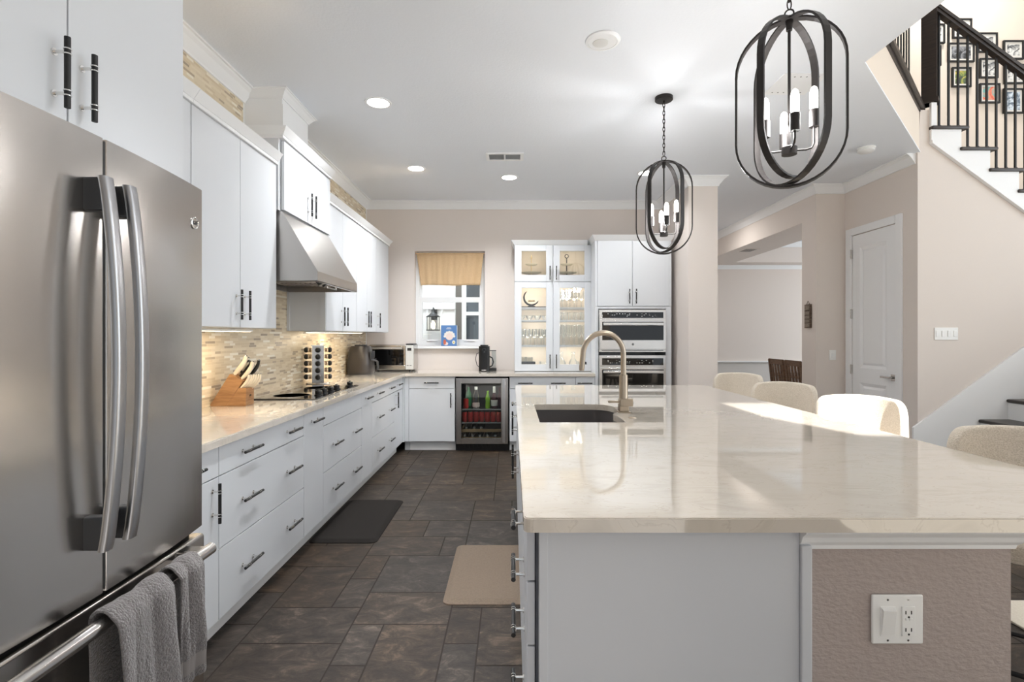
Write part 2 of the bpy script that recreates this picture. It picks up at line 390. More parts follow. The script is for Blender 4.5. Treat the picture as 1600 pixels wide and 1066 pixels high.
def cabinet(name, label, facing, f, a0, a1, z0, z1, depth, fronts, cat='cabinet', group=None, toe=0.0, m='cab', crown=None, inset=0.001):
    """fronts: (kind, a0, a1, z0, z1, [(a, z, vertical)])"""
    Q = mapper(facing, f)
    loc = Q((a0+a1)/2, depth/2, 0 if toe else z0)
    r = thing(name, label, cat, loc, group)
    b = MB(m, 'trimw')
    b.box(Q(a0+inset, 0.024, z0), Q(a1-0.001, depth, z1), 0.001, 1)
    if toe: b.use('trimw').box(Q(a0+0.001, 0.075, 0.0), Q(a1-0.001, 0.095, toe))
    obj('body', b, r)
    for k, p0, p1, q0, q1, hs in fronts:
        b = MB(m); b.box(Q(p0+0.0022, 0, q0+0.0022), Q(p1-0.0022, 0.020, q1-0.0022), 0.0015, 2)
        d = obj(k, b, r)
        for a, z, v in hs: pull(d, Q(a, 0, z), facing, v)
    if crown:
        c = MB('trimw'); c.box(Q(a0-crown[0], -0.012, z1), Q(a1+crown[1], depth, z1+0.02), 0.002, 1)
        pr = [(0.0, z1+0.02), (0.035, z1+0.062), (0.035, z1+0.068), (-depth, z1+0.068), (-depth, z1+0.02)]
        o0, o1 = crown
        lo = [Q(a0-o0, -0.014, z1+0.02), Q(a1+o1, -0.014, z1+0.02), Q(a1+o1, depth, z1+0.02), Q(a0-o0, depth, z1+0.02)]
        g0 = o0+0.03 if o0 else 0; g1 = o1+0.03 if o1 else 0
        hi = [Q(a0-g0, -0.046, z1+0.068), Q(a1+g1, -0.046, z1+0.068), Q(a1+g1, depth, z1+0.068), Q(a0-g0, depth, z1+0.068)]
        c.add(lo+hi, [(0,1,5,4),(1,2,6,5),(2,3,7,6),(3,0,4,7),(3,2,1,0),(4,5,6,7)])
        obj('crown_moulding', c, r)
    return r

# ================================================================== the room
CZ = 3.09; FZ2 = 3.51
def build_floor():
    random.seed(11)
    u = 0.15; nx, ny = 68, 84; x0, y0 = -1.95, -2.25
    used = [[False]*ny for _ in range(nx)]; b = MB('tile', 'grout'); tiles = []
    sizes = [(4, 3)]*4+[(3, 3)]*3+[(3, 2)]*3+[(2, 2)]*2+[(2, 3)]*2
    for j in range(ny):
        for i in range(nx):
            if used[i][j]: continue
            opts = sizes[:]; random.shuffle(opts)
            for w, h in opts+[(2, 1), (1, 2), (1, 1)]:
                if i+w <= nx and j+h <= ny and not any(used[p][q] for p in range(i, i+w) for q in range(j, j+h)): break
            for p in range(i, i+w):
                for q in range(j, j+h): used[p][q] = True
            g = 0.0035; tiles.append((x0+i*u+g, y0+j*u+g, x0+(i+w)*u-g, y0+(j+h)*u-g))
    for a, c, d, e in tiles: b.add([(a, c, 0), (d, c, 0), (d, e, 0), (a, e, 0)], [(0, 1, 2, 3)])
    b.use('grout').box((x0, y0, -0.06), (x0+nx*u, y0+ny*u, -0.002))
    o = struct('floor', b); me = o.data
    at = me.attributes.new('tile', 'FLOAT_VECTOR', 'FACE'); rnd = random.Random(5)
    at.data.foreach_set('vector', [rnd.random() for _ in range(3*len(me.polygons))])
build_floor()

b = MB('ceil'); poly = [(-1.9, -2.2), (2.24, -2.2), (2.24, 3.25), (3.86, 4.84), (3.86, 5.95), (3.6, 5.95), (3.6, 10.05), (1.9, 10.05), (1.9, 6.7), (-1.9, 6.7)]
b.prism(poly, 2, CZ, CZ+0.012); struct('ceiling', b)
b = MB('wallc'); b.prism([(-1.95, -2.25), (2.232, -2.25), (2.232, 3.253), (3.852, 4.843), (3.852, 5.9), (-1.95, 5.9)], 2, CZ+0.012, 3.50); struct('wall_fascia', b)
b = MB('wall'); b.box((-2.04, -2.3, -0.05), (-1.9, 6.85, 6.0)); struct('wall_left', b)
b = MB('mosaic'); b.box((-1.9, 1.75, 0.90), (-1.888, 6.624, CZ)); struct('wall_left_tile', b)
b = MB('trimw'); b.box((-1.8995, 6.616, 0.915), (-1.884, 6.632, CZ-0.09)); b.box((-1.8995, 3.594, 2.5), (-1.884, 3.606, CZ-0.09)); struct('trim_1', b)
# back wall with the window opening
WX0, WX1, WZ0, WZ1 = -1.262, -0.352, 1.222, 2.452
b = MB('wall')
for x0, x1, z0, z1 in ((-1.9, WX0, 0, CZ), (WX1, 1.93, 0, CZ), (WX0, WX1, 0, WZ0), (WX0, WX1, WZ1, CZ)): b.box((x0, 6.63, z0), (x1, 6.83, z1))
struct('wall_back', b)
b = MB('wall'); b.box((1.93, 5.60, 0), (2.25, 10.05, CZ)); struct('wall_column', b)
# hallway wall, opening to the dining room, closet wall, stair wall
b = MB('wall'); b.box((3.505, 5.90, 0), (3.65, 6.19, CZ)); b.box((3.505, 6.19, 2.715), (3.65, 9.99, CZ)); b.box((3.65, 5.90, 0), (3.835, 6.05, CZ)); struct('wall_hall', b)
DX = 3.835
b = MB('wall')
b.box((DX, 4.94, 0), (DX+0.12, 5.07, CZ)); b.box((DX, 5.80, 0), (DX+0.12, 5.90, CZ)); b.box((DX, 5.07, 2.50), (DX+0.12, 5.80, CZ)); struct('wall_closet', b)
b = MB('wall'); b.prism([(DX, 0), (8.0, 0), (8.0, 0.19), (3.945, 3.19), (3.945, 3.49), (3.86, 3.49), (DX, CZ)], 1, 4.84, 4.94); struct('wall_stair', b)
b = MB('wallc'); b.box((-1.9, 5.9, 3.49), (3.9, 6.02, 6.0)); b.box((3.9, 5.9, 0), (8.0, 6.02, 6.0)); struct('wall_gallery', b)
b = MB('wall'); b.box((2.25, 9.99, 0), (3.65, 10.1, CZ)); struct('wall_hall_end', b)
# dining room
b = MB('wall', 'wains'); b.box((3.65, 10.0, 0.86), (8.2, 10.1, 3.2)); b.use('wains').box((3.65, 10.0, 0), (8.2, 10.1, 0.86)); struct('wall_dining', b)
b = MB('wall', 'ceil')
b.box((3.65, 6.05, 2.73), (4.17, 10.0, 2.74)); b.box((4.17, 9.58, 2.73), (8.2, 10.0, 2.74)); b.box((4.17, 6.05, 2.73), (8.2, 6.6, 2.74))
b.box((4.16, 6.6, 2.74), (4.17, 9.58, 3.12)); b.box((4.16, 9.58, 2.74), (8.2, 9.59, 3.12)); b.use('ceil').box((4.16, 6.5, 3.11), (8.2, 9.6, 3.13)); struct('ceiling_dining', b)
b = MB('trimw'); b.box((3.655, 9.955, 0.835), (8.2, 9.999, 0.865), 0.006); b.box((3.655, 9.975, 0.0), (8.2, 9.999, 0.13), 0.005); struct('trim_2', b)
CROWN = [(0.0, -0.098), (0.010, -0.098), (0.012, -0.086), (0.020, -0.076), (0.032, -0.060), (0.050, -0.034), (0.068, -0.020), (0.072, -0.012), (0.086, -0.011), (0.086, 0.0), (0.0, 0.0)]
b = MB('trimw'); b.sweep([(4.16, 9.575), (8.2, 9.575)], [(o, z) for o, z in CROWN], 3.108, True); b.sweep([(3.655, 9.995), (8.2, 9.995)], [(o*0.7, z*0.75) for o, z in CROWN], 2.728, True); struct('trim_3', b)
# crown mouldings
b = MB('trimw')
b.sweep([(-1.888, -2.0), (-1.888, 3.61)], CROWN, CZ-0.001); b.sweep([(-1.888, 3.611), (-1.621, 3.611), (-1.621, 4.069), (-1.888, 4.069)], [(o*0.62, z*0.6) for o, z in CROWN], CZ-0.001)
b.sweep([(-1.888, 4.07), (-1.888, 6.629), (1.931, 6.629), (1.931, 5.601), (2.251, 5.601), (2.251, 9.98)], CROWN, CZ-0.001); struct('trim_4', b)
b = MB('trimw'); b.sweep([(3.504, 9.98), (3.504, 5.899), (3.834, 5.899), (3.834, 4.86)], CROWN, CZ-0.001); struct('trim_5', b)
b = MB('trimw'); b.sweep([(2.251, 5.605), (2.251, 9.9)], [(0, 0), (0.015, 0), (0.015, 0.13), (0, 0.14)], 0.001); b.sweep([(3.504, 6.19), (3.504, 5.899), (3.834, 5.899)], [(0, 0), (0.015, 0), (0.015, 0.13), (0, 0.14)], 0.001)
b.sweep([(1.929, 5.601), (2.253, 5.601)], [(0, 0), (0.015, 0), (0.015, 0.13), (0, 0.14)], 0.001); struct('baseboard_hall', b)
# chase above the range hood
b = MB('trimw'); b.box((-1.888, 3.612, 2.734), (-1.622, 4.068, CZ-0.001)); b.box((-1.622, 3.612, 2.734), (-1.616, 3.63, CZ-0.1)); struct('trim_6', b)
b = MB('rug'); b.box((2.35, -1.9, 0.0005), (7.6, 2.6, 0.012), 0.004); solo('bounce_rug', b, 'large cream rug added as light bounce on the great room floor beyond the island stools', 'rug')  # added so that sunlight bounces up to the ceiling
# two-storey great room behind and right of the camera
b = MB('wallc')
def holed(b, y0, y1, X0, X1, Z0, Z1, holes):
    xs = sorted({X0, X1, *[h[0] for h in holes], *[h[1] for h in holes]}); zs = sorted({Z0, Z1, *[h[2] for h in holes], *[h[3] for h in holes]})
    for i in range(len(xs)-1):
        for j in range(len(zs)-1):
            cx, cz = (xs[i]+xs[i+1])/2, (zs[j]+zs[j+1])/2
            if not any(h[0] < cx < h[1] and h[2] < cz < h[3] for h in holes): b.box((xs[i], y0, zs[j]), (xs[i+1], y1, zs[j+1]))
holed(b, -2.3, -2.2, -1.9, 8.0, 0, 6.0, [(-1.4, 1.6, 0.2, 2.5), (2.7, 7.2, 0.3, 2.4), (3.02, 4.6, 4.60, 5.58)]); struct('wall_rear', b)
b = MB('wallc')
for y0, y1, z0, z1 in ((-2.2, -1.5, 0, 6), (3.5, 5.9, 0, 6), (-1.5, 3.5, 0, 0.4), (-1.5, 3.5, 5.6, 6)): b.box((8.0, y0, z0), (8.1, y1, z1))
struct('wall_right', b)
b = MB('ceil'); b.box((-1.9, -2.3, 6.0), (8.1, 6.02, 6.1)); struct('ceiling_great_room', b)

lamp('upper_hall_fill', 'AREA', (4.9, 5.35, 5.95), 30, (1, 0.96, 0.9), direction=(0, 0, -1), size=0.3)  # added unseen lamp to brighten the gallery wall
# ------------------------------------------------------------------ closet door (structure)
b = MB('trimw')
b.box((DX-0.018, 5.765, 0), (DX, 5.86, 2.56), 0.004); b.box((DX-0.018, 5.02, 0), (DX, 5.105, 2.56), 0.004); b.box((DX-0.018, 5.1055, 2.478), (DX, 5.7645, 2.56), 0.004)
fr = struct('door_1', b)
b = MB('trimw')
y0, y1, z0, z1, xf = 5.112, 5.758, 0.01, 2.472, DX-0.004
ps = [(5.236, 5.64, 1.0, 2.33), (5.236, 5.64, 0.22, 0.84)]
ys = [y0, 5.236, 5.64, y1]; zs = [z0, 0.22, 0.84, 1.0, 2.33, z1]
for i in range(3):
    for j in range(5):
        if i == 1 and j in (1, 3): continue
        b.box((xf, ys[i], zs[j]), (xf+0.035, ys[i+1], zs[j+1]))
for py0, py1, pz0, pz1 in ps:
    o = [(py0, pz0), (py1, pz0), (py1, pz1), (py0, pz1)]; k = 0.035
    n = [(py0+k, pz0+k), (py1-k, pz0+k), (py1-k, pz1-k), (py0+k, pz1-k)]; k2 = 0.06
    q = [(py0+k2, pz0+k2), (py1-k2, pz0+k2), (py1-k2, pz1-k2), (py0+k2, pz1-k2)]
    vs = [(xf, *p) for p in o]+[(xf+0.014, *p) for p in n]+[(xf+0.004, *p) for p in q]
    b.add(vs, [(i, (i+1) % 4, 4+(i+1) % 4, 4+i) for i in range(4)]+[(4+i, 4+(i+1) % 4, 8+(i+1) % 4, 8+i) for i in range(4)]+[(8, 9, 10, 11)])
leaf = obj('door_leaf', b, fr)
for z in (2.27, 1.60, 0.98):
    h = MB('steel_h'); h.box((DX-0.022, 5.752, z-0.05), (DX-0.003, 5.768, z+0.05)); h.cyl((DX-0.022, 5.76, z-0.052), (DX-0.022, 5.76, z+0.052), 0.007, n=10); obj('hinge', h, fr)
h = MB('steel_h'); h.box((DX-0.016, 5.105, 0.90), (DX-0.004, 5.165, 0.965), 0.003); h.cyl((DX-0.05, 5.135, 0.933), (DX-0.012, 5.135, 0.933), 0.011); h.box((DX-0.058, 5.125, 0.923), (DX-0.042, 5.26, 0.943), 0.003); obj('door_handle', h, leaf)

# ------------------------------------------------------------------ kitchen window (structure), sill, outside
b = MB('trimw')
ya, yb = 6.725, 6.80
b.box((WX0, ya, WZ0), (WX0+0.045, yb, WZ1)); b.box((WX1-0.045, ya, WZ0), (WX1, yb, WZ1)); b.box((WX0+0.045, ya, WZ1-0.05), (WX1-0.045, yb, WZ1)); b.box((WX0+0.045, ya, WZ0), (WX1-0.045, yb, WZ0+0.03))
wf = struct('window_1', b)
b = MB('trimw'); xa, xb = WX0+0.045, WX1-0.045; ys0, ys1 = ya+0.005, ya+0.035
b.box((xa+0.042, ys0, 1.795), (xb-0.042, ys1, 1.862)); b.box((xa+0.042, ys0, WZ0+0.03), (xb-0.042, ys1, WZ0+0.085)); b.box((xa, ys0, WZ0+0.03), (xa+0.042, ys1, 1.862)); b.box((xb-0.042, ys0, WZ0+0.03), (xb, ys1, 1.862))
for x in (-1.05, -0.56): b.box((x-0.07, ys0-0.012, WZ0+0.06), (x+0.07, ys0-0.0002, WZ0+0.072), 0.003)
lower_sash = obj('lower_sash', b, wf)
b = MB('glass'); b.box((xa+0.042, ya+0.018, WZ0+0.085), (xb-0.042, ya+0.022, 1.795)); obj('pane', b, lower_sash)
b = MB('trimw'); y2, y3 = ya+0.04, yb-0.004; b.box((xa+0.03, y2, 1.80), (xb-0.03, y3, 1.862)); b.box((xa+0.03, y2, WZ1-0.1), (xb-0.03, y3, WZ1-0.05)); b.box((xa, y2, 1.80), (xa+0.03, y3, WZ1-0.05)); b.box((xb-0.03, y2, 1.80), (xb, y3, WZ1-0.05))
us = obj('upper_sash', b, wf)
b = MB('glass'); b.box((xa+0.03, ya+0.055, 1.862), (xb-0.03, ya+0.059, WZ1-0.1)); obj('pane', b, us)
b = MB('trimw'); b.box((WX0-0.022, 6.585, WZ0-0.034), (WX1+0.002, 6.725, WZ0), 0.006); struct('trim_7', b)
# burlap cafe shade, hung in front of the recess
b = MB('burlap'); n, m = 44, 14; vs = []
for j in range(m+1):
    t = j/m; z = 2.425-0.41*t; hw = 0.435-0.045*t
    for i in range(n+1):
        s = i/n; x = -0.807+(2*s-1)*hw
        y = 6.672+0.045*t+0.008*math.sin(s*37)*(0.3+0.7*t)+0.004*math.sin(s*71+2*t)
        vs.append((x, y, z+0.004*math.sin(s*9)*t))
b.add(vs, [(j*(n+1)+i, j*(n+1)+i+1, (j+1)*(n+1)+i+1, (j+1)*(n+1)+i) for j in range(m) for i in range(n)], True)
sh = thing('window_shade', 'tan burlap valance covering the top of the kitchen window', 'window shade', (-0.807, 6.67, 2.425))
o = obj('cloth', b, sh); md = o.modifiers.new('thick', 'SOLIDIFY'); md.thickness = 0.003
b = MB('burlap'); b.cyl((-1.255, 6.672, 2.428), (-0.359, 6.672, 2.428), 0.008, n=10); obj('rod', b, sh)
# neighbour's wall
b = MB('outw'); b.box((-5, 8.6, -0.3), (-0.957, 8.75, 4.2))
for x in (-2.4, -1.90, -1.42, -1.18): b.box((x-0.015, 8.585, -0.3), (x+0.015, 8.6, 4.2))
b.box((-5, 8.58, 1.80), (-0.957, 8.6, 1.83)); struct('wall_neighbor', b)
b = MB('outg', 'outw', 'outd'); b.box((-0.957, 8.7, -0.3), (1.5, 8.85, 4.2)); struct('wall_neighbor_grey', b)
b = MB('outw'); b.box((-0.85, 8.66, 0.4), (-0.775, 8.7, 2.4)); b.box((-0.775, 8.66, 1.70), (0.2, 8.69, 1.76)); b.box((0.2, 8.66, 0.4), (0.27, 8.7, 2.4)); b.box((-0.85, 8.66, 2.36), (0.27, 8.7, 2.44)); w2 = struct('window_2', b)
b = MB('outd'); b.box((-0.775, 8.68, 0.4), (0.2, 8.695, 2.36)); obj('pane', b, w2)
lt = thing('wall_lantern', 'black metal wall lantern lit on the white wall outside the window', 'lantern', (-1.30, 8.585, 1.44))
lx, ly = -1.30, 8.44
b = MB('black'); b.box((lx-0.05, 8.565, 1.62), (lx+0.05, 8.584, 1.80), 0.01); b.tube([(lx, 8.57, 1.74), (lx, 8.52, 1.80), (lx, 8.46, 1.82), (lx, ly, 1.78)], 0.012, 8); obj('bracket', b, lt)
b = MB('black'); b.lathe([(0.012, 1.80), (0.02, 1.765), (0.03, 1.74), (0.075, 1.695), (0.115, 1.675), (0.115, 1.665), (0, 1.665)], (lx, ly, 0), 16)
for k in range(6): a = k*PI/3+0.3; b.cyl((lx+0.10*math.cos(a), ly+0.10*math.sin(a), 1.455), (lx+0.10*math.cos(a), ly+0.10*math.sin(a), 1.67), 0.006, n=6)
b.lathe([(0, 1.44), (0.115, 1.44), (0.115, 1.455), (0, 1.455)], (lx, ly, 0), 16); obj('cage', b, lt)
b = MB('lanternlit'); b.lathe([(0.0, 1.47), (0.03, 1.48), (0.035, 1.56), (0.0, 1.61)], (lx, ly, 0), 12); obj('bulb', b, lt)

# ------------------------------------------------------------------ recessed ceiling lights, vents, detector
def can(x, y, lit, label, en=15, sprd=130):
    r = thing('recessed_light', label, 'ceiling light', (x, y, CZ), 'recessed ceiling lights' if lit else None)
    b = MB('trimw')
    if lit:
        b.lathe([(0.078, CZ-0.001), (0.098, CZ-0.001), (0.096, CZ-0.006), (0.080, CZ-0.007), (0.078, CZ-0.001)], (x, y, 0), 32); obj('trim_ring', b, r)
        c = MB('canlit'); c.lathe([(0, CZ-0.005), (0.079, CZ-0.005)], (x, y, 0), 32); c.add([], []); obj('lens', c, r)
        lamp('recessed_lamp', 'AREA', (x, y, CZ-0.012), en, (0.97, 0.985, 1), direction=(0, 0, -1), size=0.14, spread=math.radians(sprd))
    else:
        # switched-off gimbal light: ring, tilted cup, frosted lens
        b.lathe([(0.082, CZ-0.001), (0.103, CZ-0.001), (0.10, CZ-0.007), (0.084, CZ-0.012), (0.082, CZ-0.001)], (x, y, 0), 32); obj('trim_ring', b, r)
        c = MB('trimw'); c.lathe([(0.083, CZ-0.010), (0.075, CZ-0.006), (0.062, CZ-0.003), (0.05, CZ-0.0025)], (x, y, 0), 32); obj('cup', c, r)
        c = MB('offlens'); c.lathe([(0, CZ-0.016), (0.03, CZ-0.0155), (0.045, CZ-0.012), (0.048, CZ-0.003)], (x-0.012, y+0.012, 0), 24); obj('lens', c, r)
can(-0.995, 3.807, True, 'lit recessed ceiling light nearest the camera, above the aisle by the range hood')
can(-0.994, 5.30, True, 'lit recessed ceiling light left of the ceiling vent')
can(-0.03, 5.60, True, 'lit recessed ceiling light just behind the ceiling vent')
can(1.43, 5.45, True, 'lit recessed ceiling light seen behind the farther pendant', 5)
can(0.534, 3.008, False, 'unlit tilting recessed ceiling light between the aisle and the pendants')
lamp('recessed_lamp_hall', 'AREA', (2.9, 7.6, CZ-0.012), 7, (1, 0.97, 0.93), direction=(0, 0, -1), size=0.14)
for x, y, lab in ((-0.48, 2.35, 'added fill downlight above the frame, farther one over the aisle'), (-0.48, 1.45, 'added fill downlight above the frame, nearer one over the aisle')): can(x, y, True, lab, 5.0, 62)  # unseen narrow downlights added to lift the left drawers
b = MB('trimw'); vx0, vx1, vy0, vy1 = -0.25, 0.11, 4.84, 5.05
for a, c in (((vx0, vy0), (vx1, vy0+0.03)), ((vx0, vy1-0.03), (vx1, vy1)), ((vx0, vy0+0.031), (vx0+0.03, vy1-0.031)), ((vx1-0.03, vy0+0.031), (vx1, vy1-0.031)), ((-0.078, vy0+0.031), (-0.062, vy1-0.031))): b.box((a[0], a[1], CZ-0.012), (c[0], c[1], CZ-0.0005))
vt = solo('ceiling_vent', b, 'white air vent with dark louvres on the kitchen ceiling', 'vent')
for xa, xb in ((vx0+0.03, -0.078), (-0.062, vx1-0.03)):
    b = MB('slot', 'trimw'); b.box((xa, vy0+0.03, CZ-0.003), (xb, vy1-0.03, CZ-0.0006)); b.use('trimw')
    for k in range(9): y = vy0+0.04+k*0.016; b.add([(xa, y, CZ-0.011), (xb, y, CZ-0.011), (xb, y+0.008, CZ-0.003), (xa, y+0.008, CZ-0.003)], [(0, 1, 2, 3)])
    obj('louvre', b, vt)
sd = thing('smoke_detector', 'round white smoke detector on the ceiling before the closet door', 'smoke detector', (3.27, 4.73, CZ))
b = MB('white'); b.lathe([(0.075, CZ-0.0005), (0.075, CZ-0.012), (0.06, CZ-0.02)], (3.27, 4.73, 0), 28); obj('base', b, sd)
b = MB('white'); b.lathe([(0.068, CZ-0.018), (0.07, CZ-0.03), (0.055, CZ-0.042), (0, CZ-0.043)], (3.27, 4.73, 0), 28); obj('cover', b, sd)
b = MB('trimw', 'slot'); b.box((1.80, 3.38, CZ-0.006), (2.10, 3.68, CZ-0.0005), 0.002, 1); b.use('slot')
for yy in (3.42, 3.64):
    for k in range(6): b.cyl((1.85+k*0.04, yy, CZ-0.0066), (1.85+k*0.04, yy, CZ-0.0058), 0.005, n=10)
solo('ceiling_speaker_plate', b, 'square white ceiling plate with two rows of small holes behind the nearer pendant', 'vent')
b = MB('wall', 'slot'); b.box((3.66, 8.05, 2.722), (3.90, 8.35, 2.7295)); b.use('slot')
for k in range(5): b.box((3.69, 8.09+k*0.05, 2.7195), (3.87, 8.105+k*0.05, 2.7222))
solo('soffit_vent', b, 'small beige vent in the dining room soffit', 'vent')

# ------------------------------------------------------------------ stairs: upper flight, railings, gallery photos, lower flight
TR = [(3.946, 3.329), (4.217, 3.130), (4.488, 2.931), (4.759, 2.732), (5.03, 2.533), (5.301, 2.334)]
st = thing('upper_staircase', 'staircase climbing left to the upper floor with dark treads and white stringer', 'stairs', (4.6, 5.3, 2.2))
b = MB('trimw')
pts = [(3.945, 3.165), (3.945, 3.55)]
for i, (x, z) in enumerate(TR): e = 0.05 if i == 0 else 0.01; pts += [(x+e, pts[-1][1]), (x+e, z-0.034)]
pts += [(5.62, pts[-1][1]), (5.62, 3.165-0.735*(5.62-3.945))]
b.prism(pts, 1, 4.815, 4.839)
mo = [(3.945, 3.165), (5.62, 3.165-0.735*(5.62-3.945)), (5.62, 3.195-0.735*(5.62-3.945)), (3.945, 3.195)]
b.prism(mo, 1, 4.803, 4.815); obj('stringer', b, st)
for i, (x, z) in enumerate(TR):
    b = MB('wood_d'); b.box((x-0.005, 4.795, z-0.034), (x+0.345, 5.89, z), 0.012, 2); obj('tread', b, st)
    b = MB('trimw'); b.box((x+0.012, 4.842, z), (x+0.03, 5.89, (TR[i-1][1] if i else FZ2)-0.034)); obj('riser', b, st)
rl = thing('stair_railing', 'dark stair railing with thin iron balusters along the upper staircase', 'railing', (4.6, 4.85, 3.3))
slope = -0.735
b = MB('wood_d'); x0, x1 = 4.0, 5.55; zt = lambda x: 4.40+slope*(x-4.03)
b.prism([(x0, zt(x0)), (x1, zt(x1)), (x1, zt(x1)+0.035), (x0, zt(x0)+0.035)], 1, 4.822, 4.878)
b.prism([(x0, zt(x0)+0.035), (x1, zt(x1)+0.035), (x1, zt(x1)+0.072), (x0, zt(x0)+0.072)], 1, 4.812, 4.888)
b.prism([(x0, zt(x0)+0.072), (x1, zt(x1)+0.072), (x1, zt(x1)+0.09), (x0, zt(x0)+0.09)], 1, 4.828, 4.872); obj('handrail', b, rl)
for i, (x, z) in enumerate(TR):
    for k in range(3):
        bx = x+0.098+k*0.0903-0.0; b = MB('black'); b.box((bx-0.0075, 4.8425, z+0.002), (bx+0.0075, 4.8575, zt(bx)+0.01)); b.box((bx-0.013, 4.837, z), (bx+0.013, 4.863, z+0.018), 0.004); obj('baluster', b, rl)
b = MB('wood_d'); R45 = Matrix.Rotation(PI/4, 3, 'Z')
def post(b, cx, cy, hw, z0, z1):
    vs = [Vector((cx, cy, 0))+R45 @ Vector((sx*hw, sy*hw, z)) for z in (z0, z1) for sx, sy in ((-1, -1), (1, -1), (1, 1), (-1, 1))]
    b.add(vs, [(0, 1, 5, 4), (1, 2, 6, 5), (2, 3, 7, 6), (3, 0, 4, 7), (3, 2, 1, 0), (4, 5, 6, 7)])
post(b, 3.985, 4.885, 0.058, 3.56, 4.72); post(b, 3.985, 4.885, 0.07, 3.56, 3.60); post(b, 3.985, 4.885, 0.075, 4.72, 4.76); obj('newel_post', b, rl)
br = thing('landing_balustrade', 'dark balustrade along the diagonal edge of the upper floor', 'railing', (3.0, 4.0, 3.51))
b = MB('wood_d'); n = Vector((1, -1, 0)).normalized()
def diag(b, z0, z1, o0, o1, e0=0.0, e1=1.67):
    p0 = Vector((2.232+e0, 3.253+e0, 0)); p1 = Vector((2.232+e1, 3.253+e1-0.02, 0)); vs = []
    for z in (z0, z1):
        for p, o in ((p0, o0), (p1, o0), (p1, o1), (p0, o1)): q = p+n*o; vs.append((q.x, q.y, z))
    b.add(vs, [(0, 1, 5, 4), (1, 2, 6, 5), (2, 3, 7, 6), (3, 0, 4, 7), (3, 2, 1, 0), (4, 5, 6, 7)])
diag(b, 3.475, 3.50, 0.002, 0.018); diag(b, 3.50, 3.535, -0.15, 0.045); diag(b, 3.535, 3.56, -0.13, 0.025); obj('nosing', b, br)
for k in range(15):
    e = 0.1+k*0.105; p = Vector((2.232+e, 3.253+e, 0))-n*0.05
    b = MB('black'); b.box((p.x-0.005, p.y-0.005, 3.56), (p.x+0.005, p.y+0.005, 4.44)); obj('baluster', b, br)
b = MB('wood_d'); diag(b, 4.42, 4.50, -0.085, -0.015, 0, 1.62); obj('handrail', b, br)
# gallery photographs
def art(name, c1, c2, scale, c3=None):
    m = mat(name, srgb(*c1), 0.5); nt = m.node_tree; bs = nt.nodes['Principled BSDF']
    tc = nt.nodes.new('ShaderNodeTexCoord'); v = nt.nodes.new('ShaderNodeTexNoise'); v.inputs['Scale'].default_value = scale; v.inputs['Detail'].default_value = 3; v.inputs['Distortion'].default_value = 1.2
    r = nt.nodes.new('ShaderNodeValToRGB'); e = r.color_ramp.elements; e[0].position = 0.40; e[0].color = srgb(*c1); e[1].position = 0.58; e[1].color = srgb(*c2)
    if c3: k = e.new(0.5); k.color = srgb(*c3)
    nt.links.new(tc.outputs['Object'], v.inputs['Vector']); nt.links.new(v.outputs['Fac'], r.inputs[0]); nt.links.new(r.outputs[0], bs.inputs['Base Color']); M[name] = m
art('print_bw', (225, 225, 222), (60, 62, 66), 14); art('print_dark', (40, 42, 46), (150, 152, 156), 12); art('print_green', (60, 70, 60), (205, 180, 90), 12, (120, 140, 70)); art('print_red', (120, 175, 168), (214, 70, 52), 7, (228, 150, 120)); art('print_winter', (214, 224, 232), (92, 108, 124), 18); art('print_sea', (230, 230, 226), (90, 130, 150), 10)
Y = 5.895; kk = Y/800
def photo(x0, y0, x1, y1, pm, label, mw=0.022):
    X0, X1, Z1, Z0 = (x0-800)*kk, (x1-800)*kk, CH+(525-y0)*kk, CH+(525-y1)*kk
    r = thing('framed_photo', label, 'framed photo', ((X0+X1)/2, Y, Z0), 'framed photos on the staircase wall')
    b = MB('black'); f = 0.018
    b.box((X0, Y-0.022, Z0), (X0+f, Y, Z1), 0.002, 1); b.box((X1-f, Y-0.022, Z0), (X1, Y, Z1), 0.002, 1); b.box((X0+f, Y-0.022, Z0), (X1-f, Y, Z0+f), 0.002, 1); b.box((X0+f, Y-0.022, Z1-f), (X1-f, Y, Z1), 0.002, 1); obj('frame', b, r)
    b = MB('paper'); b.box((X0+f, Y-0.010, Z0+f), (X1-f, Y-0.001, Z1-f)); obj('mat_board', b, r)
    b = MB(pm); g = f+mw; b.box((X0+g, Y-0.0115, Z0+g), (X1-g, Y-0.010, Z1-g)); obj('print', b, r)
photo(1487, 30, 1517, 61, 'print_sea', 'framed photo nearest the upper end of the stair rail, pale teal print')
photo(1480, 68, 1521, 98, 'print_dark', 'wide framed photo with a dark black and white print')
photo(1486, 106, 1516, 137, 'print_green', 'framed photo with a yellow and green print')
photo(1526, 52, 1557, 83, 'print_bw', 'framed black and white photo cut across by the handrail, above two others', 0.03)
photo(1529, 92, 1558, 123, 'print_bw', 'framed black and white photo directly above the red and teal print')
photo(1529, 131, 1561, 162, 'print_red', 'framed photo with a red and teal print')
photo(1566, 64, 1598, 94, 'print_bw', 'framed photo above the handrail at the right edge of the view', 0.03)
photo(1567, 101, 1599, 132, 'print_bw', 'framed photo just below the handrail, above the tall blue-grey print', 0.03)
photo(1566, 139, 1598, 178, 'print_winter', 'tall framed photo with a blue-grey wintry print')
photo(1452, 38, 1475, 69, 'print_bw', 'framed photo half hidden behind the newel post, upper one')
photo(1450, 72, 1469, 104, 'print_bw', 'framed photo half hidden behind the newel post, lower one')
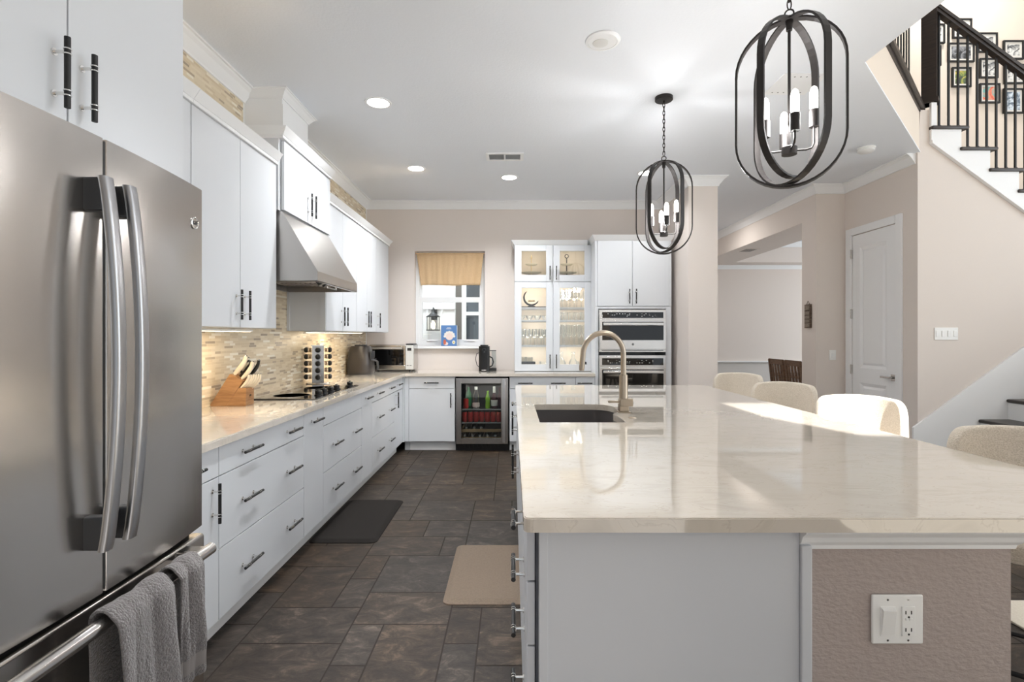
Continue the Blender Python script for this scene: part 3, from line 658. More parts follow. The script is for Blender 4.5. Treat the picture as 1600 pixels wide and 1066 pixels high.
# lower flight
lf = thing('lower_staircase', 'lower staircase rising right along the wall with dark treads and white risers', 'stairs', (4.4, 4.3, 0))
for i in range(9):
    x, z = 3.86+i*0.262, 0.19*(i+1)
    b = MB('wood_d'); b.box((x, 3.8, z-0.034), (x+0.29, 4.817, z), 0.012, 2); obj('tread', b, lf)
    b = MB('trimw'); b.box((x+0.022, 3.82, z-0.19 if i else 0), (x+0.04, 4.817, z-0.034)); obj('riser', b, lf)
b = MB('trimw'); b.prism([(3.90, 0), (6.5, 0), (6.5, 2.25), (6.2, 2.25), (3.78, 0.49), (3.78, 0)], 1, 4.819, 4.839); obj('skirt_board', b, lf)
# switches and wall plaque
def plate(name, label, X0, X1, Z0, Z1, y, rockers):
    b = MB('white'); b.box((X0, y-0.006, Z0), (X1, y, Z1), 0.002); r = thing(name, label, 'light switch', ((X0+X1)/2, y, (Z0+Z1)/2)); obj('plate', b, r)
    w = (X1-X0)/rockers
    for k in range(rockers):
        c = X0+(k+0.5)*w; b = MB('white'); b.box((c-0.017, y-0.0105, Z0+0.03), (c+0.017, y-0.006, Z1-0.03), 0.0025); obj('rocker', b, r)
plate('light_switch', 'white four-gang light switch on the wall under the stairs', 3.99, 4.212, 1.315, 1.432, 4.8395, 4)
plate('light_switch', 'white single light switch on the narrow wall left of the closet door', 3.655, 3.73, 1.075, 1.19, 5.8995, 1)
pq = thing('wall_plaque', 'small dark wooden hanging plaque on the pillar left of the closet', 'plaque', (3.504, 6.045, 1.44))
b = MB('plaque'); b.box((3.488, 5.98, 1.445), (3.5035, 6.11, 1.725), 0.003); obj('board', b, pq)
for k, (z0, z1) in enumerate(((1.655, 1.712), (1.60, 1.642), (1.555, 1.592), (1.51, 1.545), (1.458, 1.50))):
    b = MB('plaquel'); b.box((3.480, 5.995, z0), (3.488, 6.095, z1), 0.002); obj('letter_block', b, pq)
b = MB('plaque'); b.tube([(3.495, 6.01, 1.72), (3.495, 6.045, 1.765), (3.495, 6.08, 1.72)], 0.003, 6); obj('cord', b, pq)

# ------------------------------------------------------------------ dining set seen through the opening
dt = thing('dining_table', 'brown wooden dining table beyond the hallway opening', 'table', (4.62, 7.3, 0))
b = MB('chairw'); b.box((4.08, 6.45, 0.735), (5.2, 8.06, 0.775), 0.006); obj('tabletop', b, dt)
for x in (4.2, 5.08):
    for y in (6.6, 7.9): b = MB('chairw'); b.box((x-0.04, y-0.04, 0), (x+0.04, y+0.04, 0.735), 0.005); obj('leg', b, dt)
def dchair(label):
    r = thing('dining_chair', label, 'chair', (0, 0, 0), 'brown slat-back dining chairs')
    b = MB('chairw'); b.box((-0.2, -0.2, 0.43), (0.2, 0.2, 0.46), 0.01); obj('seat', b, r)
    for x in (-0.17, 0.17): b = MB('chairw'); b.box((x-0.018, 0.165, 0), (x+0.018, 0.2, 0.43)); obj('leg', b, r)
    for x in (-0.185, 0.185):
        b = MB('chairw'); b.prism([(-0.2, 0), (-0.165, 0), (-0.165, 0.46), (-0.225, 1.0), (-0.26, 1.0), (-0.2, 0.46)], 0, x-0.018, x+0.018); obj('leg', b, r)
    b = MB('chairw')
    def slab(x0, x1, z0, z1):
        f = lambda z: -0.183-0.06*(z-0.46)/0.54
        b.add([(x, f(z)+d, z) for z in (z0, z1) for x, d in ((x0, -0.01), (x1, -0.01), (x1, 0.01), (x0, 0.01))], [(0, 1, 5, 4), (1, 2, 6, 5), (2, 3, 7, 6), (3, 0, 4, 7), (3, 2, 1, 0), (4, 5, 6, 7)])
    slab(-0.2, 0.2, 0.93, 1.01); slab(-0.17, 0.17, 0.55, 0.60)
    for k in range(4): x = -0.12+k*0.08; slab(x-0.018, x+0.018, 0.60, 0.93)
    obj('backrest', b, r); return r
c0 = dchair('brown slat-back dining chair at the far end of the near table side'); c0.location = (4.17, 7.62, 0); c0.rotation_euler = (0, 0, -PI/2)
dup(c0, (4.17, 7.16, 0), -PI/2, 'brown slat-back dining chair cut off by the opening edge, near table side')
dup(c0, (5.25, 7.3, 0), PI/2, 'brown dining chair on the far side of the table, only its top showing')

# ================================================================== left run of cabinets and appliances
LX = -1.275; LD = 0.613                       # front plane and depth of the base cabinets on the left wall
Z0, Z1, ZA, ZB = 0.114, 0.876, 0.742, 0.423
LG = 'white base cabinets along the left wall'
def bank(name, label, a0, a1, hz=(0.81, 0.585, 0.27), pulls=True, top_pulls=True):
    c1, c2 = a0+(a1-a0)*0.265, a0+(a1-a0)*0.79
    f = [('drawer', a0, a1, ZA, Z1, [(c1, hz[0], 0), (c2, hz[0], 0)] if top_pulls else []), ('drawer', a0, a1, ZB, ZA, [(c1, hz[1], 0), (c2, hz[1], 0)]), ('drawer', a0, a1, Z0, ZB, [(c1, hz[2], 0), (c2, hz[2], 0)])]
    if not top_pulls: f[0] = ('false_front',)+f[0][1:]
    return cabinet(name, label, '+X', LX, a0, a1, 0.11, 0.878, LD, f, group=LG, toe=0.11)
cabinet('base_cabinet', 'white base cabinet beside the fridge with one drawer over a door', '+X', LX, 1.74, 2.227, 0.11, 0.878, LD, [('drawer', 1.74, 2.227, ZA, Z1, [(1.995, 0.81, 0)]), ('door', 1.74, 2.227, Z0, ZA, [(2.175, 0.64, 1)])], group=LG, toe=0.11)
bank('drawer_cabinet', 'wide white three-drawer cabinet nearest the fridge, six pulls', 2.227, 3.138)
cabinet('pullout_cabinet', 'narrow white pull-out cabinet left of the cooktop drawers', '+X', LX, 3.138, 3.458, 0.11, 0.878, LD, [('door', 3.138, 3.458, Z0, Z1, [(3.30, 0.81, 0)])], group=LG, toe=0.11)
bank('cooktop_cabinet', 'white cabinet under the cooktop with plain top panel and two deep drawers', 3.458, 4.34, top_pulls=False)
cabinet('pullout_cabinet', 'narrow white pull-out cabinet right of the cooktop drawers', '+X', LX, 4.34, 4.66, 0.11, 0.878, LD, [('door', 4.34, 4.66, Z0, Z1, [(4.50, 0.81, 0)])], group=LG, toe=0.11)
bank('drawer_cabinet', 'white three-drawer cabinet nearer the corner, six pulls', 4.66, 5.54)
cabinet('base_cabinet', 'white base cabinet in the corner with a drawer over a door', '+X', LX, 5.54, 5.975, 0.11, 0.878, LD, [('drawer', 5.54, 5.968, ZA, Z1, [(5.735, 0.81, 0)]), ('door', 5.54, 5.968, Z0, ZA, [(5.60, 0.65, 1)])], group=LG, toe=0.11)

# back run
BY = 6.0; BD = 0.61; BG = 'white base cabinets along the back wall'
b = MB('cab'); b.box((-1.2745, BY+0.022, 0.11), (-1.21, BY+BD, 0.878)); b.box((-1.256, BY, 0.114), (-1.2105, BY+0.022, 0.876), 0.001, 1); b.box((-1.277, 5.972, 0.114), (-1.258, BY+0.021, 0.876)); b.box((-1.2105, BY+0.075, 0), (-1.27, BY+0.095, 0.11)); solo('corner_filler', b, 'narrow white filler panel in the corner of the base cabinets', 'cabinet panel')
cabinet('base_cabinet', 'white base cabinet left of the wine fridge', '-Y', BY, -1.2095, -0.668, 0.11, 0.878, BD, [('drawer', -1.2095, -0.668, 0.735, Z1, [(-0.94, 0.805, 0)]), ('door', -1.2095, -0.668, Z0, 0.735, [(-0.715, 0.60, 1)])], group=BG, toe=0.11)
cabinet('drawer_cabinet', 'white three-drawer cabinet right of the wine fridge, mostly behind the island', '-Y', BY, -0.030, 0.745, 0.11, 0.878, BD, [('drawer', -0.030, 0.745, 0.735, Z1, [(0.155, 0.80, 0), (0.54, 0.80, 0)]), ('drawer', -0.030, 0.745, ZB, 0.735, [(0.155, 0.58, 0), (0.54, 0.58, 0)]), ('drawer', -0.030, 0.745, Z0, ZB, [(0.155, 0.27, 0), (0.54, 0.27, 0)])], group=BG, toe=0.11)
cabinet('base_cabinet', 'slim white base cabinet against the oven tower, behind the island', '-Y', BY, 0.745, 0.972, 0.11, 0.878, BD, [('drawer', 0.745, 0.972, 0.735, Z1, [(0.85, 0.80, 0)]), ('door', 0.745, 0.972, Z0, 0.735, [(0.80, 0.60, 1)])], group=BG, toe=0.11)
# L-shaped worktop
def slab(poly, z0, z1, ch=0.004):
    """polygon slab with a small eased top edge"""
    bm = bmesh.new(); vs = [bm.verts.new((x, y, z0)) for x, y in poly]; f = bm.faces.new(vs)
    r = bmesh.ops.extrude_face_region(bm, geom=[f]); up = [v for v in r['geom'] if isinstance(v, bmesh.types.BMVert)]
    for v in up: v.co.z = z1
    es = [e for e in bm.edges if all(abs(v.co.z-z1) < 1e-6 for v in e.verts)]
    bmesh.ops.bevel(bm, geom=es, offset=ch, segments=2, affect='EDGES'); return bm
b = MB('counter'); b.take(slab([(-1.8875, 1.742), (-1.249, 1.742), (-1.249, 5.972), (0.972, 5.972), (0.972, 6.628), (-1.8875, 6.628)], 0.879, 0.914)); solo('worktop', b, 'L-shaped cream quartz worktop along the left and back walls', 'worktop')

# wall cabinets on the left
UX = -1.56; UD = 0.326; UG = 'white wall cabinets on the left wall'
cabinet('wall_cabinet', 'white wall cabinet mostly hidden behind the fridge cabinet', '+X', UX, 1.745, 2.488, 1.40, 2.486, UD, [('door', 1.745, 2.488, 1.40, 2.486, [(1.80, 1.53, 1)])], group=UG, crown=(0, 0))
cabinet('wall_cabinet', 'tall white two-door wall cabinet left of the range hood', '+X', UX, 2.49, 3.39, 1.40, 2.486, UD, [('door', 2.49, 2.94, 1.40, 2.486, [(2.895, 1.53, 1)]), ('door', 2.94, 3.39, 1.40, 2.486, [(2.985, 1.53, 1)])], group=UG, crown=(0, 0.0))
cabinet('hood_cabinet', 'white two-door cabinet above the range hood', '+X', -1.525, 3.395, 4.295, 2.19, 2.665, UD+0.036, [('door', 3.425, 3.86, 2.195, 2.66, [(3.82, 2.33, 1)]), ('door', 3.86, 4.295, 2.195, 2.66, [(3.90, 2.33, 1)])], group=UG, crown=(0.012, 0.0))
cabinet('wall_cabinet', 'white two-door wall cabinet just right of the range hood', '+X', UX, 4.30, 5.14, 1.395, 2.486, UD, [('door', 4.30, 4.72, 1.395, 2.486, [(4.675, 1.53, 1)]), ('door', 4.72, 5.14, 1.395, 2.486, [(4.765, 1.53, 1)])], group=UG, crown=(0, 0))
cabinet('wall_cabinet', 'white two-door wall cabinet third from the corner window, narrow doors', '+X', UX, 5.142, 5.876, 1.395, 2.486, UD, [('door', 5.142, 5.508, 1.395, 2.486, [(5.465, 1.53, 1)]), ('door', 5.508, 5.876, 1.395, 2.486, [(5.55, 1.53, 1)])], group=UG, crown=(0, 0))
cabinet('wall_cabinet', 'white single-door wall cabinet at the end nearest the back wall', '+X', UX, 5.878, 6.466, 1.395, 2.486, UD, [('door', 5.878, 6.466, 1.395, 2.486, [(5.935, 1.53, 1)])], group=UG, crown=(0, 0.02))
b = MB('cab'); b.box((-1.885, 4.292, 1.395), (-1.562, 4.2985, 2.18)); b.box((-1.612, 4.286, 1.395), (-1.562, 4.292, 2.18)); b.box((-1.885, 4.286, 1.395), (-1.862, 4.292, 2.18)); solo('cabinet_end_panel', b, 'pale grey end panel of the wall cabinets under the range hood side', 'cabinet panel')
# under-cabinet light bars
for a0, a1, lab, en in ((2.52, 3.36, 'lit warm light bar under the wall cabinet left of the hood', 3.4), (4.34, 5.84, 'lit warm light bar under the wall cabinets right of the hood', 7.0)):
    r = thing('light_bar', lab, 'under-cabinet light', (-1.73, (a0+a1)/2, 1.39), 'under-cabinet light bars')
    b = MB('white'); b.box((-1.76, a0, 1.381), (-1.70, a1, 1.394), 0.002); obj('housing', b, r)
    b = MB('striplit'); b.box((-1.75, a0+0.01, 1.379), (-1.71, a1-0.01, 1.3812)); obj('diffuser', b, r)
    lamp('light_bar_lamp', 'AREA', (-1.73, (a0+a1)/2, 1.374), en, (1.0, 0.80, 0.54), direction=(-0.35, 0, -1), size=0.04, size_y=a1-a0)
# added warm lamps, no fixture, tinting the tile above the wall cabinets
for a0, a1, e in ((1.9, 3.35, 0.3), (4.35, 6.4, 0.3)):
    lamp('cabinet_top_fill', 'AREA', (-1.80, (a0+a1)/2, 2.58), e, (1.0, 0.72, 0.40), direction=(-0.5, 0, 1), size=0.04, size_y=a1-a0)

# range hood
hd = thing('range_hood', 'stainless steel canopy range hood over the cooktop', 'range hood', (-1.59, 3.855, 1.72))
ya, yb = 3.415, 4.284
b = MB('hood')
P = [(-1.886, 1.718), (-1.296, 1.718), (-1.296, 1.785), (-1.535, 2.186), (-1.886, 2.186)]
vs = [(x, ya, z) for x, z in P]+[(x, yb, z) for x, z in P]
b.add(vs, [(1, 2, 7, 6), (2, 3, 8, 7), (3, 4, 9, 8), (4, 0, 5, 9), (0, 1, 2, 3, 4), (5, 6, 7, 8, 9)])
t = 0.012; b.box((-1.886, ya, 1.718), (-1.296, ya+t, 1.722)); b.box((-1.886, yb-t, 1.718), (-1.296, yb, 1.722)); b.box((-1.32, ya, 1.718), (-1.296, yb, 1.722)); b.box((-1.886, ya, 1.718), (-1.86, yb, 1.722)); obj('canopy', b, hd)
b = MB('hood'); b.box((-1.86, ya+t, 1.775), (-1.42, yb-t, 1.78)); b.add([(-1.42, ya+t, 1.775), (-1.32, ya+t, 1.72), (-1.32, yb-t, 1.72), (-1.42, yb-t, 1.775)], [(0, 1, 2, 3)]); obj('underside_panel', b, hd)
for k in range(3):
    y0 = ya+0.03+k*0.275; b = MB('baffle')
    for i in range(11): x = -1.84+i*0.037; b.cyl((x, y0, 1.772), (x, y0+0.26, 1.772), 0.013, n=8)
    obj('baffle_filter', b, hd)
for y in (3.62, 3.71):
    b = MB('blackp'); b.cyl((-1.365, y, 1.744), (-1.345, y, 1.715), 0.026, 0.022, 18); obj('knob', b, hd)
b = MB('chrome'); b.tube([(-1.37, 3.80, 1.735), (-1.37, 3.80, 1.712), (-1.37, 3.98, 1.712), (-1.37, 3.98, 1.735)], 0.006, 8); obj('rail', b, hd)

# cooktop
ck = thing('cooktop', 'black glass cooktop set in the left worktop', 'cooktop', (-1.56, 4.0, 0.914))
b = MB('blackg'); b.box((-1.79, 3.51, 0.9145), (-1.345, 4.49, 0.922), 0.003); obj('glass_surface', b, ck)
for x, y in ((-1.405, 3.72), (-1.42, 3.86), (-1.41, 3.98), (-1.415, 4.13), (-1.40, 4.42)):
    b = MB('blackp', 'steel_h'); b.lathe([(0.031, 0.922), (0.031, 0.928), (0.023, 0.931), (0.026, 0.952), (0.022, 0.957), (0, 0.957)], (x, y, 0), 20); b.box((x-0.003, y-0.024, 0.957), (x+0.003, y+0.024, 0.966), 0.002); obj('knob', b, ck)
for y in (3.72, 4.27):
    b = MB('dgrey'); b.lathe([(0.118, 0.9221), (0.121, 0.9225), (0.124, 0.9221)], (-1.60, y, 0), 40); obj('burner_ring', b, ck)

# spice carousel
SX, SY = -1.765, 4.66; ang = math.radians(20)
sp = thing('spice_rack', 'revolving steel spice rack on the worktop behind the cooktop', 'spice rack', (SX, SY, 0.914))
b = MB('steel_h'); b.lathe([(0.10, 0.9145), (0.105, 0.922), (0.10, 0.93), (0.045, 0.936), (0.0, 0.936)], (SX, SY, 0), 28); obj('base', b, sp)
Rz = Matrix.Rotation(ang, 3, 'Z')
b = MB('steel_h')
def rbox(b, hx, hy, z0, z1):
    b.add([Vector((SX, SY, z))+Rz @ Vector((sx*hx, sy*hy, 0)) for z in (z0, z1) for sx, sy in ((-1, -1), (1, -1), (1, 1), (-1, 1))], [(0, 1, 5, 4), (1, 2, 6, 5), (2, 3, 7, 6), (3, 0, 4, 7), (3, 2, 1, 0), (4, 5, 6, 7)])
rbox(b, 0.05, 0.05, 0.936, 1.262); obj('column', b, sp)
b = MB('chrome'); rbox(b, 0.06, 0.06, 1.262, 1.268); b.lathe([(0.012, 1.268), (0.016, 1.276), (0.0, 1.284)], (SX, SY, 0), 12); obj('top_plate', b, sp)
jar0 = None
sides = {2: 'left', 3: 'front', 0: 'right', 1: 'rear'}
for i in range(5):
    for k in (2, 3, 0):
        a = ang+k*PI/2; d = Vector((math.cos(a), math.sin(a), 0)); z = 0.982+i*0.061; rows = ['lowest', 'second lowest', 'middle', 'second highest', 'top'][i]
        lab = f'spice jar in the {rows} row on the {sides[k]} side of the steel spice rack'
        if jar0 is None:
            jar0 = thing('spice_jar', lab, 'spice jar', (0, 0, 0), 'spice jars in the rack')
            b = MB('gobj', 'rackw'); b.lathe([(0.0, -0.004), (0.020, 0.0), (0.022, 0.005), (0.022, 0.03), (0.018, 0.036)], (0, 0, 0), 16, 'X'); b.use('rackw').lathe([(0, 0.002), (0.018, 0.002), (0.018, 0.024), (0, 0.024)], (0, 0, 0), 12, 'X'); obj('glass', b, jar0)
            b = MB('blackp'); b.lathe([(0.016, 0.030), (0.021, 0.033), (0.0245, 0.042), (0.024, 0.050), (0.019, 0.060), (0.010, 0.0645), (0, 0.065)], (0, 0, 0), 18, 'X'); obj('lid', b, jar0)
            j = jar0; j.location = Vector((SX, SY, z))+d*0.055; j.rotation_euler = (0, 0, a)
        else: dup(jar0, Vector((SX, SY, z))+d*0.055, a, lab)

# knife block, in profile, front towards the room
kb = thing('knife_block', 'light wooden knife block against the tiled wall beside the cooktop', 'knife block', (-1.7701, 3.245, 0.914))
b = MB('knife'); kx = lambda px: (px-800)*3.28/800
KY0, KY1 = 3.195, 3.295; KZ = 0.9148
body = [(-1.884, KZ+0.006), (-1.8789, KZ), (-1.7828, KZ), (-1.6834, KZ+0.150), (-1.6808, KZ+0.158), (-1.7531, KZ+0.200), (-1.7633, KZ+0.198)]
b.prism(body, 1, KY0, KY1); obj('slanted_body', b, kb)
b = MB('knife'); b.prism([(-1.782, KZ), (-1.6613, KZ), (-1.6596, KZ+0.112), (-1.7072, KZ+0.112)], 1, KY0+0.001, KY1-0.001); obj('steak_knife_block', b, kb)
b = MB('chrome'); b.box((-1.66, 3.238, KZ+0.058), (-1.6583, 3.258, KZ+0.068)); b.box((-1.66, 3.238, KZ+0.05), (-1.6583, 3.242, KZ+0.066)); obj('badge', b, kb)
b = MB('slot')
for x in (-1.8704, -1.6766): b.cyl((x, KY0+0.012, 0.9141), (x, KY0+0.012, KZ+0.001), 0.008); b.cyl((x, KY1-0.012, 0.9141), (x, KY1-0.012, KZ+0.001), 0.008)
obj('foot', b, kb)
kd = Vector((0.60, 0, 0.80)).normalized()
def knife(label, x, y, z, L, w=0.013, kind='kitchen_knife', m='khandle'):
    r = thing(kind, label, 'knife' if 'shears' not in kind else 'scissors', (x, y, z), 'knives in the block' if kind == 'kitchen_knife' else ('steak knives in the block' if kind == 'steak_knife' else None))
    p = Vector((x, y, z)); q = Vector((kd.z, 0, -kd.x)); b = MB(m)
    if 'shears' in kind:
        for s in (-1, 1):
            c = p+kd*(L*0.62)+q*(s*0.013); pts = []
            for k in range(20): a = 2*PI*k/20; pts.append(c+kd*(math.cos(a)*L*0.40)+q*(math.sin(a)*0.016))
            b.tube(pts, 0.006, 8, True)
        b.cyl(p-kd*0.02, p+kd*(L*0.25), 0.009, 0.012, 10); obj('grip', b, r)
    else:
        n = 7; path = [p+kd*(L*t)+q*(0.006*math.sin(t*PI)-(0.010*(t-0.8)*5 if t > 0.8 else 0)) for t in [k/n for k in range(n+1)]]
        b.tube(path, [w*(0.75+0.35*math.sin(k/n*PI)) for k in range(n+1)], 10); obj('handle', b, r)
        c = MB('chrome'); c.cyl(p-kd*0.012, p+kd*0.006, w*0.72, w*0.78, 10); c.cyl(path[-1]-kd*0.002, path[-1]+kd*0.006, w*0.7, w*0.55, 10); obj('bolster', c, r)
    return r
knife('large ivory-handled knife at the back top of the knife block', -1.7463, 3.22, KZ+0.197, 0.135, 0.015)
knife('ivory-handled knife behind the large one at the top of the knife block', -1.7463, 3.265, KZ+0.197, 0.118, 0.014)
knife('black-handled kitchen shears standing in the knife block', -1.7191, 3.245, KZ+0.181, 0.11, kind='kitchen_shears', m='blackp')
knife('ivory-handled knife at the front of the slanted knife block', -1.697, 3.216, KZ+0.168, 0.125, 0.0135)
knife('black-backed sharpening steel at the front top of the knife block', -1.6902, 3.265, KZ+0.164, 0.14, 0.011, m='blackp')
for k in range(6):
    knife('ivory-handled steak knife in the row at the front of the knife block', -1.6987+0.008*k, KY0+0.012+0.0145*k, KZ+0.112, 0.095-0.002*(k % 2), 0.0085, kind='steak_knife')

# air fryer
AX, AY = -1.735, 5.88
af = thing('air_fryer', 'glossy grey air fryer on the worktop near the corner', 'air fryer', (AX, AY, 0.914))
b = MB('airf')
def squircle(h, hx, hy, n=32, e=3.2):
    return [(AX+hx*abs(math.cos(a))**(2/e)*(1 if math.cos(a) >= 0 else -1), AY+hy*abs(math.sin(a))**(2/e)*(1 if math.sin(a) >= 0 else -1), h) for a in [2*PI*i/n for i in range(n)]]
def stack(b, rings):
    n = len(rings[0]); vs = [p for r in rings for p in r]
    b.add(vs, [(i*n+k, i*n+(k+1) % n, (i+1)*n+(k+1) % n, (i+1)*n+k) for i in range(len(rings)-1) for k in range(n)], True); b.add(vs, [list(range(n))[::-1], [(len(rings)-1)*n+k for k in range(n)]])
stack(b, [squircle(0.932, 0.138, 0.14), squircle(0.95, 0.146, 0.146), squircle(1.05, 0.142, 0.142), squircle(1.16, 0.126, 0.128), squircle(1.22, 0.112, 0.116), squircle(1.237, 0.098, 0.10)]); obj('body', b, af)
b = MB('dgrey'); stack(b, [squircle(0.9145, 0.132, 0.134), squircle(0.932, 0.14, 0.142)]); obj('base', b, af)
b = MB('dgrey'); b.box((AX-0.06, AY-0.05, 1.237), (AX+0.06, AY+0.05, 1.252), 0.006); obj('vent_cap', b, af)
b = MB('dgrey', 'airf'); b.box((AX+0.128, AY-0.1, 1.10), (AX+0.146, AY+0.06, 1.18), 0.006); b.box((AX+0.142, AY-0.12, 1.085), (AX+0.148, AY+0.12, 1.09)); obj('control_panel', b, af)
b = MB('dgrey'); b.tube([(AX+0.13, AY-0.06, 1.075), (AX+0.18, AY-0.06, 1.075), (AX+0.205, AY-0.06, 1.06), (AX+0.21, AY-0.06, 0.99), (AX+0.20, AY-0.06, 0.965)], 0.014, 10); obj('basket_handle', b, af)

# toaster oven in the corner
tx0, tx1, ty0, ty1, tz0, tz1 = -1.76, -1.213, 6.30, 6.60, 0.93, 1.245
to = thing('toaster_oven', 'stainless countertop toaster oven in the corner under the window', 'toaster oven', ((tx0+tx1)/2, 6.45, 0.914))
b = MB('steel_h'); b.box((tx0, ty0+0.02, tz0), (tx1, ty1, tz1), 0.008); obj('shell', b, to)
b = MB('steel_h'); cx = tx1-0.10
b.box((tx0+0.01, ty0, tz1-0.06), (cx, ty0+0.02, tz1-0.01), 0.003); b.box((tx0+0.01, ty0, tz0+0.01), (cx, ty0+0.02, tz0+0.06), 0.003); b.box((tx0+0.01, ty0, tz0+0.06), (tx0+0.035, ty0+0.02, tz1-0.06)); b.box((cx-0.02, ty0, tz0+0.06), (cx, ty0+0.02, tz1-0.06)); dr = obj('door', b, to)
b = MB('blackg'); b.box((tx0+0.035, ty0+0.006, tz0+0.06), (cx-0.02, ty0+0.012, tz1-0.06)); obj('window', b, dr)
b = MB('steel_l'); b.cyl((tx0+0.04, ty0-0.035, tz1-0.045), (cx-0.03, ty0-0.035, tz1-0.045), 0.010, n=12)
for x in (tx0+0.06, cx-0.05): b.cyl((x, ty0-0.035, tz1-0.045), (x, ty0, tz1-0.045), 0.007, n=8)
obj('handle', b, dr)
b = MB('offlens', 'dgrey', 'steel_h'); b.box((cx+0.004, ty0, tz0+0.01), (tx1-0.002, ty0+0.02, tz1-0.008), 0.003); b.use('dgrey').box((cx+0.025, ty0-0.002, tz1-0.075), (tx1-0.025, ty0, tz1-0.04))
for x in (cx+0.03, tx1-0.035): b.box((x-0.012, ty0-0.003, tz0+0.055), (x+0.012, ty0, tz0+0.062))
obj('control_panel', b, to)
b = MB('dgrey'); b.box((cx+0.004, ty0+0.01, tz1), (tx1-0.005, ty1-0.05, tz1+0.012), 0.003); obj('top_grip', b, to)
for x in (tx0+0.05, tx1-0.05):
    for y in (ty0+0.05, ty1-0.04): b = MB('blackp'); b.cyl((x, y, 0.9142), (x, y, tz0), 0.014, n=12); obj('foot', b, to)

# coffee machine on the back worktop
kx_, ky_ = -0.345, 6.40
km = thing('coffee_machine', 'black capsule coffee machine with a side water tank on the back worktop', 'coffee machine', (kx_, ky_, 0.914))
b = MB('blackp'); b.prism([(p[0], p[1]) for p in rrect(0.132, 0.20, 0.03, 5, kx_, ky_)], 2, 0.9146, 1.225, True); obj('body', b, km)
b = MB('blackp'); b.prism([(p[0], p[1]) for p in rrect(0.10, 0.16, 0.03, 5, kx_, ky_+0.01)], 2, 1.225, 1.24, True); obj('lid', b, km)
b = MB('dgrey'); b.tube([(kx_-0.022, ky_-0.104, 1.17), (kx_-0.018, ky_-0.106, 1.19), (kx_, ky_-0.108, 1.20), (kx_+0.018, ky_-0.106, 1.19), (kx_+0.022, ky_-0.104, 1.17)], 0.006, 8); b.cyl((kx_, ky_-0.125, 1.155), (kx_, ky_-0.095, 1.155), 0.013); obj('spout', b, km)
b = MB('steel_h'); b.box((kx_-0.03, ky_-0.108, 0.925), (kx_+0.03, ky_-0.1, 0.937), 0.003); obj('badge_strip', b, km)
b = MB('gdark'); b.box((kx_+0.09, ky_-0.02, 0.95), (kx_+0.145, ky_+0.08, 1.165), 0.008); tk = obj('water_tank', b, km)
b = MB('blackp'); b.box((kx_+0.066, ky_-0.025, 1.165), (kx_+0.148, ky_+0.085, 1.175), 0.003); b.box((kx_+0.06, ky_-0.03, 0.9146), (kx_+0.15, ky_+0.09, 0.95), 0.005); obj('tank_cap', b, km)
b = MB('blackp'); b.tube([(kx_+0.065, ky_-0.06, 1.10), (kx_+0.10, ky_-0.06, 1.08), (kx_+0.115, ky_-0.06, 1.03), (kx_+0.10, ky_-0.06, 0.985), (kx_+0.065, ky_-0.06, 0.965)], 0.008, 8); obj('handle', b, km)
b = MB('blackp'); b.tube([(kx_-0.066, ky_+0.03, 1.14), (kx_-0.10, ky_+0.06, 1.13), (kx_-0.118, ky_+0.10, 1.06), (kx_-0.10, ky_+0.12, 0.98), (kx_-0.06, ky_+0.10, 0.945)], 0.004, 6); obj('cord', b, km)
# book on the sill
bx0, bx1, by, bz0, bz1 = -0.913, -0.712, 6.605, WZ0+0.001, WZ0+0.268
bk = thing('picture_book', "blue children's picture book standing on the kitchen window sill", 'book', ((bx0+bx1)/2, by, bz0))
b = MB('paper'); b.box((bx0+0.003, by+0.003, bz0+0.003), (bx1+0.004, by+0.018, bz1-0.003)); obj('pages', b, bk)
b = MB('blue'); b.box((bx0, by, bz0), (bx1, by+0.003, bz1)); b.box((bx0, by+0.018, bz0), (bx1, by+0.021, bz1)); b.box((bx0-0.002, by, bz0), (bx0, by+0.021, bz1)); cv = obj('cover', b, bk)
b = MB('pinkish', 'paper', 'redb', 'yellow'); cxx = (bx0+bx1)/2; cz = bz0+0.125
def disc(b, x, z, rx, rz, y, n=18): b.add([(x+rx*math.cos(2*PI*k/n), y, z+rz*math.sin(2*PI*k/n)) for k in range(n)], [list(range(n))])
disc(b, cxx+0.005, cz, 0.05, 0.05, by-0.0008); b.use('paper')
for k in range(7): a = PI*k/6; disc(b, cxx+0.005+0.058*math.cos(a), cz+0.055*math.sin(a), 0.017, 0.016, by-0.0012)
b.box((cxx-0.025, by-0.001, bz1-0.035), (cxx+0.022, by, bz1-0.029)); b.box((cxx-0.035, by-0.001, bz1-0.048), (cxx+0.03, by, bz1-0.043))
b.use('redb'); disc(b, bx0+0.045, bz0+0.05, 0.018, 0.034, by-0.001); b.use('pinkish'); disc(b, bx0+0.06, bz0+0.03, 0.03, 0.022, by-0.0009); b.use('paper'); disc(b, bx1-0.04, bz0+0.048, 0.02, 0.024, by-0.0009); b.use('yellow'); disc(b, bx1-0.04, bz0+0.045, 0.009, 0.012, by-0.0012)
obj('illustration', b, cv)

